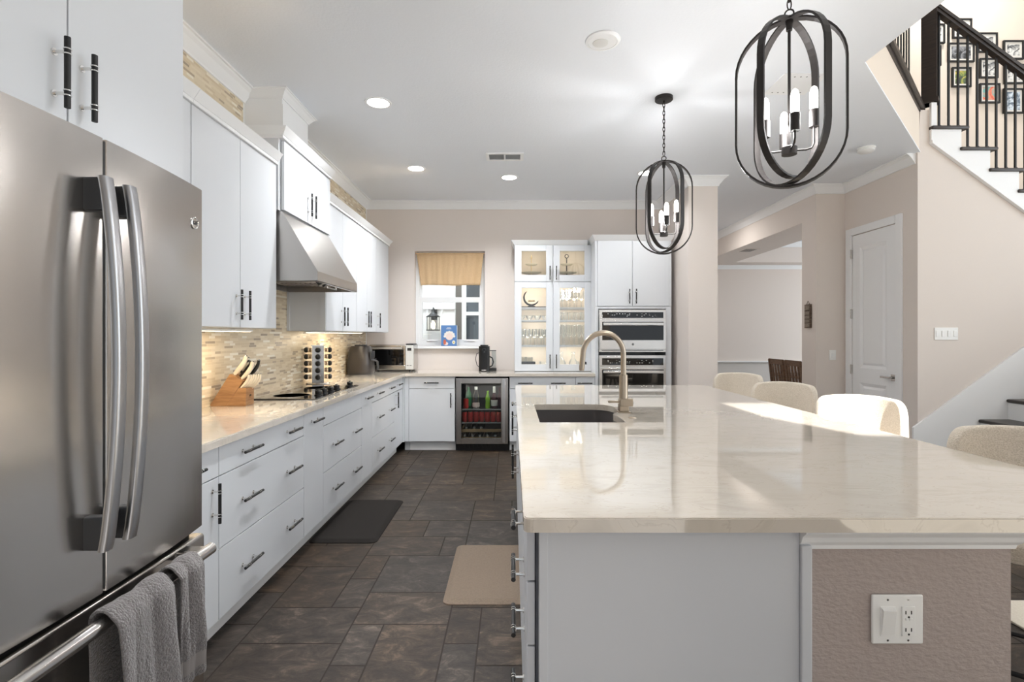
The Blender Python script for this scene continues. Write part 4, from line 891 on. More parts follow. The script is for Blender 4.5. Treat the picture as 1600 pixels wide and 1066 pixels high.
# ================================================================== refrigerator and its surround
FY0, FYS, FY1 = 0.745, 1.163, 1.573
fr = thing('refrigerator', 'stainless french-door refrigerator with grey towels on its freezer handle', 'refrigerator', (-1.4, 1.16, 0))
b = MB('dgrey'); b.box((-1.86, FY0+0.004, 0.03), (-1.00, FY1-0.004, 1.775), 0.006); b.box((-1.80, FY0+0.03, 0), (-1.02, FY1-0.03, 0.03)); obj('body', b, fr)
b = MB('greyd'); b.box((-1.0, FY0+0.01, 0.06), (-0.985, FY1-0.01, 1.77)); b.box((-0.985, FYS-0.0038, 0.78), (-0.9275, FYS+0.0039, 1.795)); obj('gasket_seam_shade', b, fr)  # gasket, plus a dark strip painted in for the shaded gap between doors
def door_prof(ya, yb, xs, xe, n=14, r=0.003):
    """plan outline from the seam side ya to the hinge side yb; bowed front"""
    pts = []
    for k in range(n+1):
        t = k/n; y = ya+(yb-ya)*t; x = xs+(xe-xs)*t**2
        d0, d1 = abs(y-ya), abs(yb-y); rr = 0
        for d in (d0, d1):
            if d < r: rr = max(rr, r-math.sqrt(max(0, r*r-(r-d)**2)))
        pts.append((x-rr, y))
    return pts
def bowed(b, ya, yb, xs, xe, z0, z1, back):
    ts = door_prof(ya, yb, xs, xe, 240)
    poly = ts+[(back, yb), (back, ya)]
    b.prism(poly, 2, z0, z1, True)
for nm, ya, yb, lab in (('door', FYS-0.004, FY0, 'left door'), ('door', FYS+0.004, FY1, 'right door')):
    b = MB('steel'); bowed(b, ya, yb, -0.925, -0.952, 0.772, 1.800, -0.985); d = obj('door', b, fr)
    hy = 1.118 if yb < ya else 1.188
    h = MB('fhandle'); rings = []; n = 26
    za, zb = 0.885, 1.70
    for k in range(n+1):
        t = k/n; z = za+(zb-za)*t; bulge = math.sin(t*PI)**0.8
        cx = -0.888+0.030*bulge
        rings.append([(cx+p[0], hy+p[1], z) for p in rrect(0.020, 0.030, 0.008, 3)])
    vs = [p for r in rings for p in r]; m = len(rings[0])
    h.add(vs, [(i*m+k, i*m+(k+1) % m, (i+1)*m+(k+1) % m, (i+1)*m+k) for i in range(n) for k in range(m)], True); h.add(vs, [list(range(m))[::-1], [n*m+k for k in range(m)]])
    hd_ = obj('handle', h, d)
    for z0, z1 in ((za+0.002, za+0.075), (zb-0.075, zb-0.002)):
        h = MB('dgrey'); h.box((-0.935, hy-0.013, z0), (-0.884, hy+0.013, z1), 0.005); obj('handle_mount', h, d)
    if yb > ya:
        e = MB('chrome', 'dgrey'); ey, ez = 1.522, 1.688; ex = -0.925-0.027*((ey-ya)/(yb-ya))**2
        e.lathe([(0, ex+0.001), (0.0175, ex+0.001), (0.0175, ex+0.004), (0.015, ex+0.0055), (0.0135, ex+0.004), (0, ex+0.004)], (0, ey, ez), 28, 'X')
        e.use('dgrey'); vs, fs = text_mb('GE', 0.017, 'dgrey', 0.0006); e.add([(ex+0.0052+v[2], ey+v[0], ez+v[1]) for v in vs], fs); obj('emblem', e, d)
b = MB('steel'); b.box((-0.985, FY0, 0.06), (-0.940, FY1-0.004, 0.752), 0.010, 3); fz = obj('freezer_drawer', b, fr)
b = MB('steel_h'); HB = (-0.876, 0.735)
path = [(-0.945, 0.80, HB[1]), (-0.90, 0.79, HB[1])]
b.tube([(HB[0], 0.775, HB[1]), (HB[0], 1.49, HB[1])], 0.0165, 16)
b.tube([(HB[0], 1.475, HB[1]), (HB[0], 1.487, HB[1]), (HB[0], 1.495, HB[1])], [0.0165, 0.0155, 0.009], 16)
for y in (0.81, 1.455): b.box((-0.942, y-0.022, HB[1]-0.013), (HB[0], y+0.022, HB[1]+0.013), 0.005)
obj('handle', b, fz)
b = MB('dgrey'); b.box((-1.02, FY0+0.02, 1.776), (-0.96, FY0+0.09, 1.80), 0.005); b.box((-1.02, FY1-0.09, 1.776), (-0.96, FY1-0.02, 1.799), 0.005); obj('hinge_cover', b, fr)
cabinet('fridge_cabinet', 'white two-door cabinet above the refrigerator', '+X', -1.10, 0.72, 1.715, 1.872, 2.486, 0.785, [('door', 0.82, 1.268, 1.872, 2.486, [(1.228, 1.985, 1)]), ('door', 1.268, 1.715, 1.872, 2.486, [(1.308, 1.985, 1)])], crown=(0.0, 0.01))
b = MB('cab'); b.box((-1.885, 1.69, 0), (-1.10, 1.713, 1.871), 0.001, 1); solo('fridge_side_panel', b, 'tall white side panel between the refrigerator and the base cabinets', 'cabinet panel')
b = MB('cab'); b.box((-1.885, 0.70, 0), (-1.10, 0.718, 2.486), 0.001, 1); solo('fridge_side_panel', b, 'tall white side panel left of the refrigerator, outside the picture edge', 'cabinet panel')
# towels
def towel(name, label, y0, y1, lf, lb, ph, squeeze=0.1):
    bx, bz = HB; n = 54; prof = []
    R = 0.0215
    nb, na, nf = 10, 8, 30
    for k in range(nb): t = k/nb; prof.append((bx-R, bz-lb*(1-t), 'b', 1-t))
    for k in range(na): a = PI-PI*k/na; prof.append((bx+R*math.cos(a), bz+R*math.sin(a), 'a', 0))
    for k in range(nf+1): t = k/nf; prof.append((bx+R, bz-lf*t, 'f', t))
    vs = []; b = MB('towel', 'towelb')
    for j, (x, z, s, t) in enumerate(prof):
        for i in range(n+1):
            u = i/n; yy = y0+(y1-y0)*u
            mid = (y0+y1)/2; yy = mid+(yy-mid)*(1-squeeze*(0.4-t if s == 'f' else 0.4)) + 0.006*math.sin(3*t+ph)
            w = 0.6*math.sin(u*8.5+ph+0.9*math.sin(t*2.2))+0.3*math.sin(u*17+ph*2-1.6*t)+0.08*math.sin(u*37+ph+3*t)
            if s == 'f': dx = 0.004+(0.012+0.020*min(1, t*1.6))*(w+0.75)*0.75; dz = 0.006*math.sin(u*9+ph)*t
            elif s == 'a': dx = 0; dz = 0.005*(w+0.8); 
            else: dx = -0.004*(1-w)*t*0.5; dz = 0
            vs.append((x+dx, yy, z+dz))
    N = n+1
    for j in range(len(prof)-1):
        s, t = prof[j][2], prof[j][3]
        b.m = 1 if (s == 'f' and 0.76 < t < 0.87) else 0
        b.f += [[j*N+i, j*N+i+1, (j+1)*N+i+1, (j+1)*N+i] for i in range(n)]; b.fm += [b.m]*n; b.fs += [True]*n
    b.v = vs
    o = solo(name, b, label, 'towel', ((HB[0]), (y0+y1)/2, HB[1]))
    md = o.modifiers.new('thick', 'SOLIDIFY'); md.thickness = 0.006; md.offset = 1
    sb = o.modifiers.new('smooth', 'SUBSURF'); sb.levels = 1; sb.render_levels = 1
    return o
towel('hand_towel', 'longer grey terry towel on the freezer handle, nearer the camera', 1.083, 1.275, 0.40, 0.34, 0.4)
towel('hand_towel', 'shorter grey terry towel on the freezer handle, farther from the camera', 1.292, 1.395, 0.275, 0.20, 2.1)

# ================================================================== wine fridge and its bottles
wx0, wx1, wy = -0.662, -0.036, 5.985
wf_ = thing('wine_fridge', 'stainless wine fridge with glass door under the back worktop', 'wine fridge', (-0.349, 6.3, 0))
b = MB('blackp')
b.box((wx0, 6.025, 0.085), (wx0+0.03, 6.60, 0.872)); b.box((wx1-0.03, 6.025, 0.085), (wx1, 6.60, 0.872)); b.box((wx0, 6.57, 0.085), (wx1, 6.60, 0.872)); b.box((wx0, 6.025, 0.845), (wx1, 6.60, 0.872)); b.box((wx0, 6.025, 0.085), (wx1, 6.60, 0.11)); obj('cabinet', b, wf_)
b = MB('blackp'); b.box((wx0, 6.04, 0.0), (wx1, 6.55, 0.084))
for k in range(9): b.box((wx0+0.08+k*0.05, 6.036, 0.025), (wx0+0.11+k*0.05, 6.041, 0.065))
obj('kick_grille', b, wf_)
gx0, gx1, gz0, gz1 = -0.594, -0.128, 0.152, 0.797
b = MB('steel_h'); b.box((wx0+0.008, wy, 0.09), (gx0, wy+0.035, 0.858), 0.002); b.box((gx1, wy, 0.09), (wx1-0.012, wy+0.035, 0.858), 0.002); b.box((gx0, wy, 0.09), (gx1, wy+0.035, gz0), 0.001); b.box((gx0, wy, gz1), (gx1, wy+0.035, 0.858), 0.001); wd = obj('door', b, wf_)
b = MB('gdark'); b.box((gx0-0.004, wy+0.014, gz0-0.004), (gx1+0.004, wy+0.018, gz1+0.004)); obj('pane', b, wd)
b = MB('steel_l'); b.box((gx1+0.012, wy-0.016, 0.10), (gx1+0.05, wy-0.001, 0.85), 0.004); obj('handle', b, wd)
for z in (0.485, 0.328): b = MB('steel_l', 'glass'); b.box((wx0+0.032, 6.045, z-0.009), (wx1-0.032, 6.06, z+0.006)); b.use('glass').box((wx0+0.032, 6.06, z-0.003), (wx1-0.032, 6.55, z+0.003)); obj('shelf', b, wf_)
for z in (0.238, 0.142): b = MB('rackw'); b.box((wx0+0.032, 6.05, z-0.022), (wx1-0.032, 6.066, z+0.012), 0.003); b.box((wx0+0.05, 6.066, z-0.012), (wx0+0.07, 6.54, z)); b.box((wx1-0.07, 6.066, z-0.012), (wx1-0.05, 6.54, z)); obj('wine_rack', b, wf_)
lamp('wine_fridge_fill', 'AREA', (-0.349, 6.09, 0.84), 1.2, (1, 0.98, 0.92), direction=(0, 0.15, -1), size=0.5, size_y=0.1)  # added lamp to brighten the bottles, no source seen inside
c0 = None
for k in range(7):
    x = -0.565+k*0.068; lab = 'red drink can in the row on the second shelf of the wine fridge'
    if c0 is None:
        c0 = thing('drink_can', lab, 'can', (x, 6.11, 0.3312), 'red cans on the second wine fridge shelf')
        b = MB('red'); b.lathe([(0.024, 0), (0.031, 0.008), (0.031, 0.105), (0.026, 0.116)], (x, 6.11, 0.3312), 16); obj('body', b, c0)
        b = MB('steel_l'); b.lathe([(0.0255, 0.116), (0.0265, 0.120), (0.024, 0.118), (0, 0.117)], (x, 6.11, 0.3312), 16); obj('lid', b, c0)
    else: dup(c0, (x, 6.11, 0.3312))
def bottle(name, label, x, y, z, prof, m, cap=None, lab=None, cat='bottle'):
    r = thing(name, label, cat, (x, y, z)); b = MB(m); b.lathe(prof, (x, y, z), 16); obj('body', b, r)
    if cap: c = MB(cap[0]); h = prof[-1][1]; c.lathe([(prof[-1][0]+0.003, h-cap[1]), (prof[-1][0]+0.003, h+0.002), (0, h+0.003)], (x, y, z), 14); obj('cap', c, r)
    if lab: c = MB(lab[0]); c.lathe([(lab[1], lab[2]), (lab[1], lab[3])], (x, y, z), 16); obj('label_band', c, r)
cc = dup(c0, (-0.548, 6.10, 0.4912), label='single red drink can on the top shelf of the wine fridge'); del cc['group']
bottle('soda_bottle', 'green bottle at the left back of the wine fridge top shelf', -0.535, 6.30, 0.4885, [(0.03, 0), (0.038, 0.01), (0.038, 0.15), (0.014, 0.21), (0.013, 0.235)], 'green', ('green', 0.02))
bottle('water_bottle', 'clear bottle with white cap on the wine fridge top shelf', -0.432, 6.15, 0.4885, [(0.034, 0), (0.042, 0.012), (0.040, 0.09), (0.042, 0.15), (0.018, 0.215), (0.016, 0.25)], 'gobj', ('paper', 0.03), ('pinkish', 0.0425, 0.015, 0.06))
bottle('lime_bottle', 'lime green bottle on the wine fridge top shelf', -0.290, 6.12, 0.4885, [(0.022, 0), (0.029, 0.01), (0.026, 0.08), (0.028, 0.12), (0.011, 0.18), (0.010, 0.205)], 'lime', ('lime', 0.015))
bottle('wine_bottle', 'dark bottle with white label on the wine fridge top shelf', -0.212, 6.13, 0.4885, [(0.036, 0), (0.040, 0.01), (0.040, 0.14), (0.014, 0.19), (0.014, 0.255)], 'wineb', ('paper', 0.07), ('paper', 0.0405, 0.03, 0.10))
bottle('wine_bottle', 'second dark bottle at the right end of the wine fridge top shelf', -0.15, 6.22, 0.4885, [(0.034, 0), (0.037, 0.01), (0.037, 0.13), (0.013, 0.18), (0.013, 0.24)], 'wineb', ('wineb', 0.03))
w0 = None
for row, z, xs in (('upper', 0.262, (-0.54, -0.45, -0.365)), ('lower', 0.168, (-0.56, -0.47, -0.38, -0.29, -0.20))):
    for x in xs:
        lab = f'wine bottle lying neck out on the {row} wooden rack of the wine fridge'
        if w0 is None:
            w0 = thing('lying_wine_bottle', lab, 'bottle', (x, 6.10, z), 'wine bottles on the upper rack')
            b = MB('winew'); b.lathe([(0.013, -0.03), (0.014, 0.05), (0.036, 0.10), (0.036, 0.28), (0.03, 0.285)], (x, 6.10, z), 14, 'Y'); obj('body', b, w0)
            b = MB('steel_l'); b.lathe([(0.0, -0.033), (0.0145, -0.032), (0.0148, 0.01)], (x, 6.10, z), 14, 'Y'); obj('foil', b, w0)
        else: dup(w0, (x, 6.10, z), label=lab, group=f'wine bottles on the {row} rack')

# ================================================================== glass-fronted cabinet with its contents
gx0, gx1, gy = 0.032, 0.976, 6.30
gc = thing('display_cabinet', 'white glass-fronted display cabinet standing on the back worktop', 'display cabinet', (0.504, 6.46, 0.914))
b = MB('cab', 'wallc'); t = 0.018
b.box((gx0, gy+0.022, 0.915), (gx0+t, 6.628, 2.471)); b.box((gx1-t, gy+0.022, 0.915), (gx1, 6.628, 2.471)); b.box((gx0, gy+0.022, 0.915), (gx1, 6.628, 0.955)); b.box((gx0, gy+0.022, 2.445), (gx1, 6.628, 2.471)); b.box((gx0, gy+0.022, 2.005), (gx1, 6.628, 2.035))
b.box((0.497, gy+0.022, 0.955), (0.512, 6.628, 2.445)); b.use('wallc').box((gx0+t, 6.61, 0.955), (gx1-t, 6.622, 2.445)); obj('carcass', b, gc)
def gdoor(x0, x1, z0, z1, hx, hz, sw=0.082, rl=0.082):
    b = MB('cab'); x0 += 0.002; x1 -= 0.002
    b.box((x0, gy, z0), (x0+sw, gy+0.02, z1), 0.002); b.box((x1-sw, gy, z0), (x1, gy+0.02, z1), 0.002); b.box((x0+sw, gy, z0), (x1-sw, gy+0.02, z0+rl), 0.0015); b.box((x0+sw, gy, z1-rl*0.9), (x1-sw, gy+0.02, z1), 0.0015)
    d = obj('door', b, gc); g = MB('glass'); g.box((x0+sw-0.004, gy+0.009, z0+rl-0.004), (x1-sw+0.004, gy+0.012, z1-rl*0.9+0.004)); obj('pane', g, d)
    pull(d, (hx, gy, hz), '-Y', True)
gdoor(gx0, 0.504, 2.023, 2.471, 0.466, 2.125); gdoor(0.504, gx1, 2.023, 2.471, 0.545, 2.125)
gdoor(gx0, 0.504, 0.920, 2.018, 0.466, 1.04); gdoor(0.504, gx1, 0.920, 2.018, 0.545, 1.04)
b = MB('trimw'); z1 = 2.471
lo = [(gx0-0.004, gy-0.004, z1), (0.927, gy-0.004, z1), (0.927, 6.628, z1), (gx0-0.004, 6.628, z1)]; hi = [(gx0-0.04, gy-0.045, z1+0.055), (0.927, gy-0.045, z1+0.055), (0.927, 6.628, z1+0.055), (gx0-0.04, 6.628, z1+0.055)]
b.add(lo+hi, [(0,1,5,4),(1,2,6,5),(2,3,7,6),(3,0,4,7),(3,2,1,0),(4,5,6,7)]); obj('crown_moulding', b, gc)
SH = (1.235, 1.55, 1.707)
for z in SH:
    for xa, xb in ((gx0+t+0.001, 0.496), (0.513, gx1-t-0.001)): b = MB('cab'); b.box((xa, gy+0.03, z-0.02), (xb, 6.608, z), 0.001, 1); obj('shelf', b, gc)
for xa in (0.26, 0.74): lamp('cabinet_lamp', 'AREA', (xa, 6.37, 1.995), 1.3, (1, 0.9, 0.76), direction=(0, 0.25, -1), size=0.3, size_y=0.05); lamp('cabinet_lamp_top', 'AREA', (xa, 6.37, 2.43), 0.5, (1, 0.88, 0.68), direction=(0, 0.25, -1), size=0.3, size_y=0.05)
for xa, xb in ((0.06, 0.48), (0.53, 0.95)): lamp('cabinet_fill_mid', 'AREA', ((xa+xb)/2, 6.345, 1.68), 0.6, (1, 0.94, 0.82), direction=(0, 0.5, -1), size=0.3, size_y=0.03); lamp('cabinet_fill_low', 'AREA', ((xa+xb)/2, 6.345, 1.52), 1.1, (1, 0.94, 0.82), direction=(0, 0.4, -1), size=0.3, size_y=0.03); lamp('cabinet_fill_bottom', 'AREA', ((xa+xb)/2, 6.345, 1.205), 1.0, (1, 0.94, 0.82), direction=(0, 0.4, -1), size=0.3, size_y=0.03)  # added fill under the shelves, standing in for light from the top
# tiered stands on top
for x, m, lab in ((0.245, 'gold', 'two-tier plate stand with gold stem behind the upper left glass door'), (0.69, 'black', 'two-tier plate stand with dark ring-topped stem behind the upper right glass door')):
    z = 2.0352; r = thing('tiered_stand', lab, 'tiered stand', (x, 6.46, z))
    b = MB(m); b.cyl((x, 6.46, z), (x, 6.46, z+0.30), 0.006, n=10); b.lathe([(0.04, z), (0.04, z+0.005), (0, z+0.012)], (x, 6.46, 0), 16)
    if m == 'black': b.tube([(x+0.022*math.cos(a), 6.46, z+0.322+0.022*math.sin(a)) for a in [2*PI*k/18 for k in range(18)]], 0.005, 8, True)
    else: b.lathe([(0.006, z+0.28), (0.012, z+0.30), (0.004, z+0.33), (0, z+0.345)], (x, 6.46, 0), 10)
    obj('stem', b, r)
    for zz, rr in ((0.10, 0.125), (0.205, 0.075)): b = MB('crystal'); b.lathe([(0, z+zz), (rr*0.7, z+zz), (rr, z+zz+0.014), (rr, z+zz+0.019), (rr*0.68, z+zz+0.007), (0, z+zz+0.007)], (x, 6.46, 0), 28); obj('plate', b, r)
# crescent holder and tray
z = SH[2]+0.0002; r = thing('crescent_candle_holder', 'black crescent-shaped candle holder on a dark tray behind the left glass door', 'candle holder', (0.24, 6.43, z))
b = MB('black'); pts = []; rs = []
for k in range(25): a = math.radians(128+205*k/24); pts.append((0.245+0.095*math.cos(a), 6.43, z+0.128+0.095*math.sin(a))); rs.append(0.0035+0.009*math.sin(PI*k/24)**0.7)
b.tube(pts, rs, 10); b.lathe([(0.05, z+0.012), (0.048, z+0.02), (0.015, z+0.028), (0.013, z+0.04)], (0.245, 6.43, 0), 20); obj('crescent', b, r)
b = MB('gold'); b.lathe([(0.0, z+0.075), (0.04, z+0.075), (0.042, z+0.09), (0, z+0.09)], (0.245, 6.43, 0), 18); obj('candle_cup', b, r)
b = MB('black'); b.box((0.075, 6.35, z), (0.465, 6.54, z+0.011), 0.003); b.box((0.45, 6.35, z), (0.465, 6.54, z+0.06), 0.003); obj('tray', b, r)
# glassware
PR = {'wine_glass': [(0.034, 0), (0.034, 0.003), (0.005, 0.008), (0.004, 0.085), (0.02, 0.10), (0.036, 0.135), (0.036, 0.165), (0.029, 0.205)],
      'tumbler': [(0.0, 0.004), (0.03, 0.0), (0.033, 0.01), (0.037, 0.10)],
      'small_bowl': [(0.0, 0.003), (0.02, 0.0), (0.022, 0.01), (0.045, 0.035), (0.048, 0.06)],
      'flute': [(0.03, 0), (0.03, 0.003), (0.004, 0.007), (0.004, 0.08), (0.018, 0.11), (0.023, 0.17), (0.019, 0.235)],
      'decanter': [(0.0, 0.003), (0.055, 0.0), (0.06, 0.02), (0.055, 0.07), (0.02, 0.12), (0.018, 0.17), (0.03, 0.20)]}
CATS = {'wine_glass': 'glass', 'tumbler': 'glass', 'small_bowl': 'bowl', 'flute': 'glass', 'decanter': 'decanter'}
def glassrow(kind, xs, y, z, where, scale=1.0):
    first = None; lab = f'clear {kind.replace("_", " ")} {where}'
    for x in xs:
        if first is None:
            me = MB('gobj'); me.lathe([(r*scale, h*scale) for r, h in PR[kind]], (0, 0, 0), 18); first = obj(kind, me); first.location = (x, y, z+0.0002); tag(first, lab, CATS[kind], f'{kind.replace("_", " ")}s {where}')
            first['category'] = CATS[kind]
        else: c = first.copy(); COL.objects.link(c); c.location = (x, y, z+0.0002)
    if len(xs) == 1: del first['group']
glassrow('wine_glass', (0.60, 0.69, 0.78, 0.87), 6.42, SH[2], 'on the top shelf behind the right lower glass door')
glassrow('wine_glass', (0.645, 0.735, 0.825), 6.52, SH[2], 'in the back row of that top right shelf')
glassrow('small_bowl', (0.12, 0.22, 0.32, 0.42), 6.42, SH[1], 'on the second shelf behind the left glass door')
glassrow('tumbler', (0.59, 0.67, 0.75, 0.83, 0.905), 6.42, SH[1], 'on the second shelf behind the right glass door')
glassrow('wine_glass', (0.11, 0.195, 0.28, 0.365, 0.44), 6.40, SH[0], 'on the third shelf behind the left glass door', 1.0)
glassrow('wine_glass', (0.15, 0.235, 0.32, 0.405), 6.52, SH[0], 'in the back row of the third left shelf', 1.0)
glassrow('flute', (0.57, 0.635, 0.70, 0.765, 0.83, 0.895), 6.40, SH[0], 'on the third shelf behind the right glass door', 1.1)
glassrow('flute', (0.60, 0.665, 0.73, 0.795, 0.86), 6.51, SH[0], 'in the back row of the third right shelf', 1.1)
glassrow('decanter', (0.62, 0.77), 6.44, 0.955, 'on the bottom of the right glass-fronted side')
glassrow('small_bowl', (0.885,), 6.52, 0.955, 'on the bottom of the right glass-fronted side', 1.2)
glassrow('small_bowl', (0.40,), 6.42, 0.955, 'beside the dark dish behind the left glass door', 1.3)
glassrow('tumbler', (0.13, 0.22), 6.54, 0.955, 'behind the dark dish at the bottom left', 1.3)
b = MB('dgrey', 'gobj'); z = 0.9552
for a, c in (((0.09, 6.35), (0.29, 6.362)), ((0.09, 6.46), (0.29, 6.472)), ((0.09, 6.35), (0.102, 6.472)), ((0.278, 6.35), (0.29, 6.472))): b.box((a[0], a[1], z), (c[0], c[1], z+0.075))
b.box((0.09, 6.35, z), (0.29, 6.472, z+0.006)); solo('serving_dish', b, 'dark rectangular serving dish on the cabinet bottom behind the left glass door', 'dish')

# ================================================================== oven tower
tw0, tw1 = 0.974, 1.868; ty = 6.0
tower = thing('oven_cabinet', 'tall white oven cabinet beside the display cabinet', 'cabinet', (1.42, 6.3, 0))
b = MB('cab')
b.box((tw0, ty+0.022, 0.10), (tw0+0.02, 6.628, 2.471)); b.box((tw1-0.02, ty+0.022, 0.10), (tw1, 6.628, 2.471)); b.box((tw0, 6.605, 0.1), (tw1, 6.628, 2.471)); b.box((tw0+0.02, ty+0.022, 1.685), (tw1-0.02, 6.6, 1.702)); b.box((tw0+0.02, ty+0.022, 2.45), (tw1-0.02, 6.6, 2.471)); b.box((tw0+0.02, ty+0.022, 0.10), (tw1-0.02, 6.6, 0.42)); b.box((tw0, ty+0.08, 0), (tw1, 6.6, 0.10)); obj('carcass', b, tower)
b = MB('cab'); ox0, ox1, oz0, oz1 = 1.012, 1.804, 0.44, 1.672
b.box((tw0, ty, 0.43), (ox0, ty+0.022, 1.697), 0.001, 1); b.box((ox1, ty, 0.43), (tw1, ty+0.022, 1.697), 0.001, 1); b.box((ox0, ty, oz1), (ox1, ty+0.022, 1.697)); b.box((ox0, ty, 0.43), (ox1, ty+0.022, oz0)); obj('face_frame', b, tower)
b = MB('cab'); b.box((tw0, ty, 1.70), (1.0, ty+0.022, 2.471)); b.box((1.842, ty, 1.70), (tw1, ty+0.022, 2.471)); obj('stile', b, tower)
for x0, x1, hx in ((1.0, 1.410, 1.372), (1.410, 1.842, 1.450)):
    b = MB('cab'); b.box((x0+0.002, ty-0.004, 1.702), (x1-0.002, ty+0.018, 2.469), 0.002); d = obj('door', b, tower); pull(d, (hx, ty-0.004, 1.815), '-Y', True)
b = MB('cab'); b.box((tw0+0.002, ty, 0.115), (tw1-0.002, ty+0.02, 0.426), 0.002); d = obj('drawer', b, tower); pull(d, (1.42, ty, 0.33), '-Y', False)
b = MB('trimw'); z1 = 2.471
lo = [(tw0-0.003, ty-0.006, z1), (tw1, ty-0.006, z1), (tw1, 6.628, z1), (tw0-0.003, 6.628, z1)]; hi = [(tw0-0.04, ty-0.05, z1+0.06), (tw1+0.03, ty-0.05, z1+0.06), (tw1+0.03, 6.628, z1+0.06), (tw0-0.04, 6.628, z1+0.06)]
b.add(lo+hi, [(0,1,5,4),(1,2,6,5),(2,3,7,6),(3,0,4,7),(3,2,1,0),(4,5,6,7)]); obj('crown_moulding', b, tower)
def oven(name, label, z0, z1, zc0, zc1, zd0, zd1, zw0, zw1, zh, logo=None):
    """panel zc, door zd, window zw, handle zh"""
    x0, x1 = 1.016, 1.80; yf = ty-0.022
    r = thing(name, label, 'oven', (1.408, 6.2, z0))
    b = MB('steel_l'); b.box((x0, yf+0.006, z0), (x1, ty+0.02, z1), 0.002); b.box((x0+0.03, ty+0.023, z0+0.01), (x1-0.03, 6.55, z1-0.01)); obj('housing', b, r)
    b = MB('steel_l', 'blackg', 'offlens'); b.box((x0+0.004, yf-0.006, zc0-0.012), (x1-0.004, yf+0.006, zc1+0.022), 0.003); b.use('blackg').box((x0+0.035, yf-0.0085, zc0), (x1-0.035, yf-0.006, zc1)); b.use('offlens'); zc = (zc0+zc1)/2; rn = random.Random(int(z0*100))
    for k in range(26):
        gx = rn.choice([1.12, 1.145, 1.17, 1.195, 1.22, 1.255, 1.29, 1.32, 1.345, 1.37, 1.46, 1.49, 1.515, 1.54, 1.565, 1.60, 1.64, 1.68])+rn.uniform(-0.003, 0.003); gz = zc+rn.choice([-0.014, 0.0, 0.014])
        if abs(gz-zc) < (zc1-zc0)/2-0.006: b.box((gx-0.006, yf-0.009, gz-0.003), (gx+0.006, yf-0.0085, gz+0.003))
    obj('control_panel', b, r)
    b = MB('steel_l'); b.box((x0+0.004, yf-0.016, zd0), (x1-0.004, yf+0.006, zd1), 0.004); d = obj('door', b, r)
    b = MB('blackg'); b.box((x0+0.035, yf-0.0185, zw0), (x1-0.035, yf-0.016, zw1), 0.001); obj('window', b, d)
    b = MB('steel_l'); b.box((x0+0.04, yf-0.062, zh-0.018), (x1-0.04, yf-0.044, zh+0.018), 0.008)
    for x in (x0+0.07, x1-0.07): b.box((x-0.012, yf-0.048, zh-0.012), (x+0.012, yf-0.016, zh+0.012))
    obj('handle', b, d)
    if logo:
        e = MB('dgrey', 'steel_l'); cx, cz = 1.408, logo; e.lathe([(0.0, yf-0.0165), (0.0125, yf-0.0165), (0.0125, yf-0.019), (0.0, yf-0.019)], (cx, 0, cz), 20, 'Y'); e.use('steel_l'); vs, fs = text_mb('GE', 0.013, 'steel_l', 0.0004); e.add([(cx+v[0], yf-0.0196-v[2], cz+v[1]) for v in vs], fs); obj('emblem', e, d)
    return r
oven('microwave_oven', 'built-in stainless microwave oven, the upper of the two ovens', 1.165, 1.660, 1.562, 1.630, 1.195, 1.536, 1.303, 1.518, 1.490, 1.255)
b_ = bpy.data.objects.get('microwave_oven')
b = MB('slot', 'steel_l'); b.box((1.05, 5.974, 1.181), (1.766, 5.979, 1.188)); obj('vent_slot', b, b_)
oven('wall_oven', 'built-in stainless wall oven, the lower of the two ovens, half hidden by the island', 0.45, 1.126, 1.012, 1.092, 0.47, 0.985, 0.55, 0.962, 0.935)

# ================================================================== island
IG = 'island base cabinets facing the aisle'
IX = 0.038; ID = 0.60
cabinet('drawer_cabinet', 'white four-drawer cabinet at the near end of the island, facing the aisle', '-X', IX, 1.296, 1.86, 0.11, 0.878, ID, [('drawer', 1.296, 1.86, 0.730, 0.874, [(1.56, 0.800, 0)]), ('drawer', 1.296, 1.86, 0.567, 0.730, [(1.56, 0.650, 0)]), ('drawer', 1.296, 1.86, 0.395, 0.567, [(1.56, 0.490, 0)]), ('drawer', 1.296, 1.86, 0.114, 0.395, [(1.56, 0.28, 0)])], group=IG, toe=0.11, m='isl', inset=0.05)
cabinet('base_cabinet', 'white plain-front island cabinet between the drawers and the sink base', '-X', IX, 1.86, 2.46, 0.11, 0.878, ID, [('door', 1.86, 2.46, 0.114, 0.874, [])], group=IG, toe=0.11, m='isl')
r = cabinet('sink_cabinet', 'white two-door island cabinet under the sink', '-X', IX, 2.46, 3.36, 0.11, 0.66, ID, [('false_front', 2.46, 3.36, 0.745, 0.874, []), ('door', 2.46, 2.91, 0.114, 0.745, [(2.865, 0.64, 1)]), ('door', 2.91, 3.36, 0.114, 0.745, [(2.955, 0.64, 1)])], group=IG, toe=0.11, m='isl')
cabinet('base_cabinet', 'white single-door island cabinet beyond the sink base', '-X', IX, 3.36, 3.80, 0.11, 0.878, ID, [('door', 3.36, 3.80, 0.114, 0.874, [(3.76, 0.71, 1)])], group=IG, toe=0.11, m='isl')
cabinet('base_cabinet', 'white island cabinet at the far end with a drawer over a door', '-X', IX, 3.80, 4.45, 0.11, 0.878, ID, [('drawer', 3.80, 4.45, 0.735, 0.874, [(4.17, 0.80, 0)]), ('door', 3.80, 4.45, 0.114, 0.735, [(4.40, 0.62, 1)])], group=IG, toe=0.11, m='isl')
b = MB('isl'); b.box((0.067, 1.272, 0.0), (0.714, 1.292, 0.878), 0.001, 1); b.box((0.067, 1.268, 0.0), (0.089, 1.272, 0.878), 0.001, 1); solo('island_end_panel', b, 'plain white end panel of the island facing the camera', 'cabinet panel')
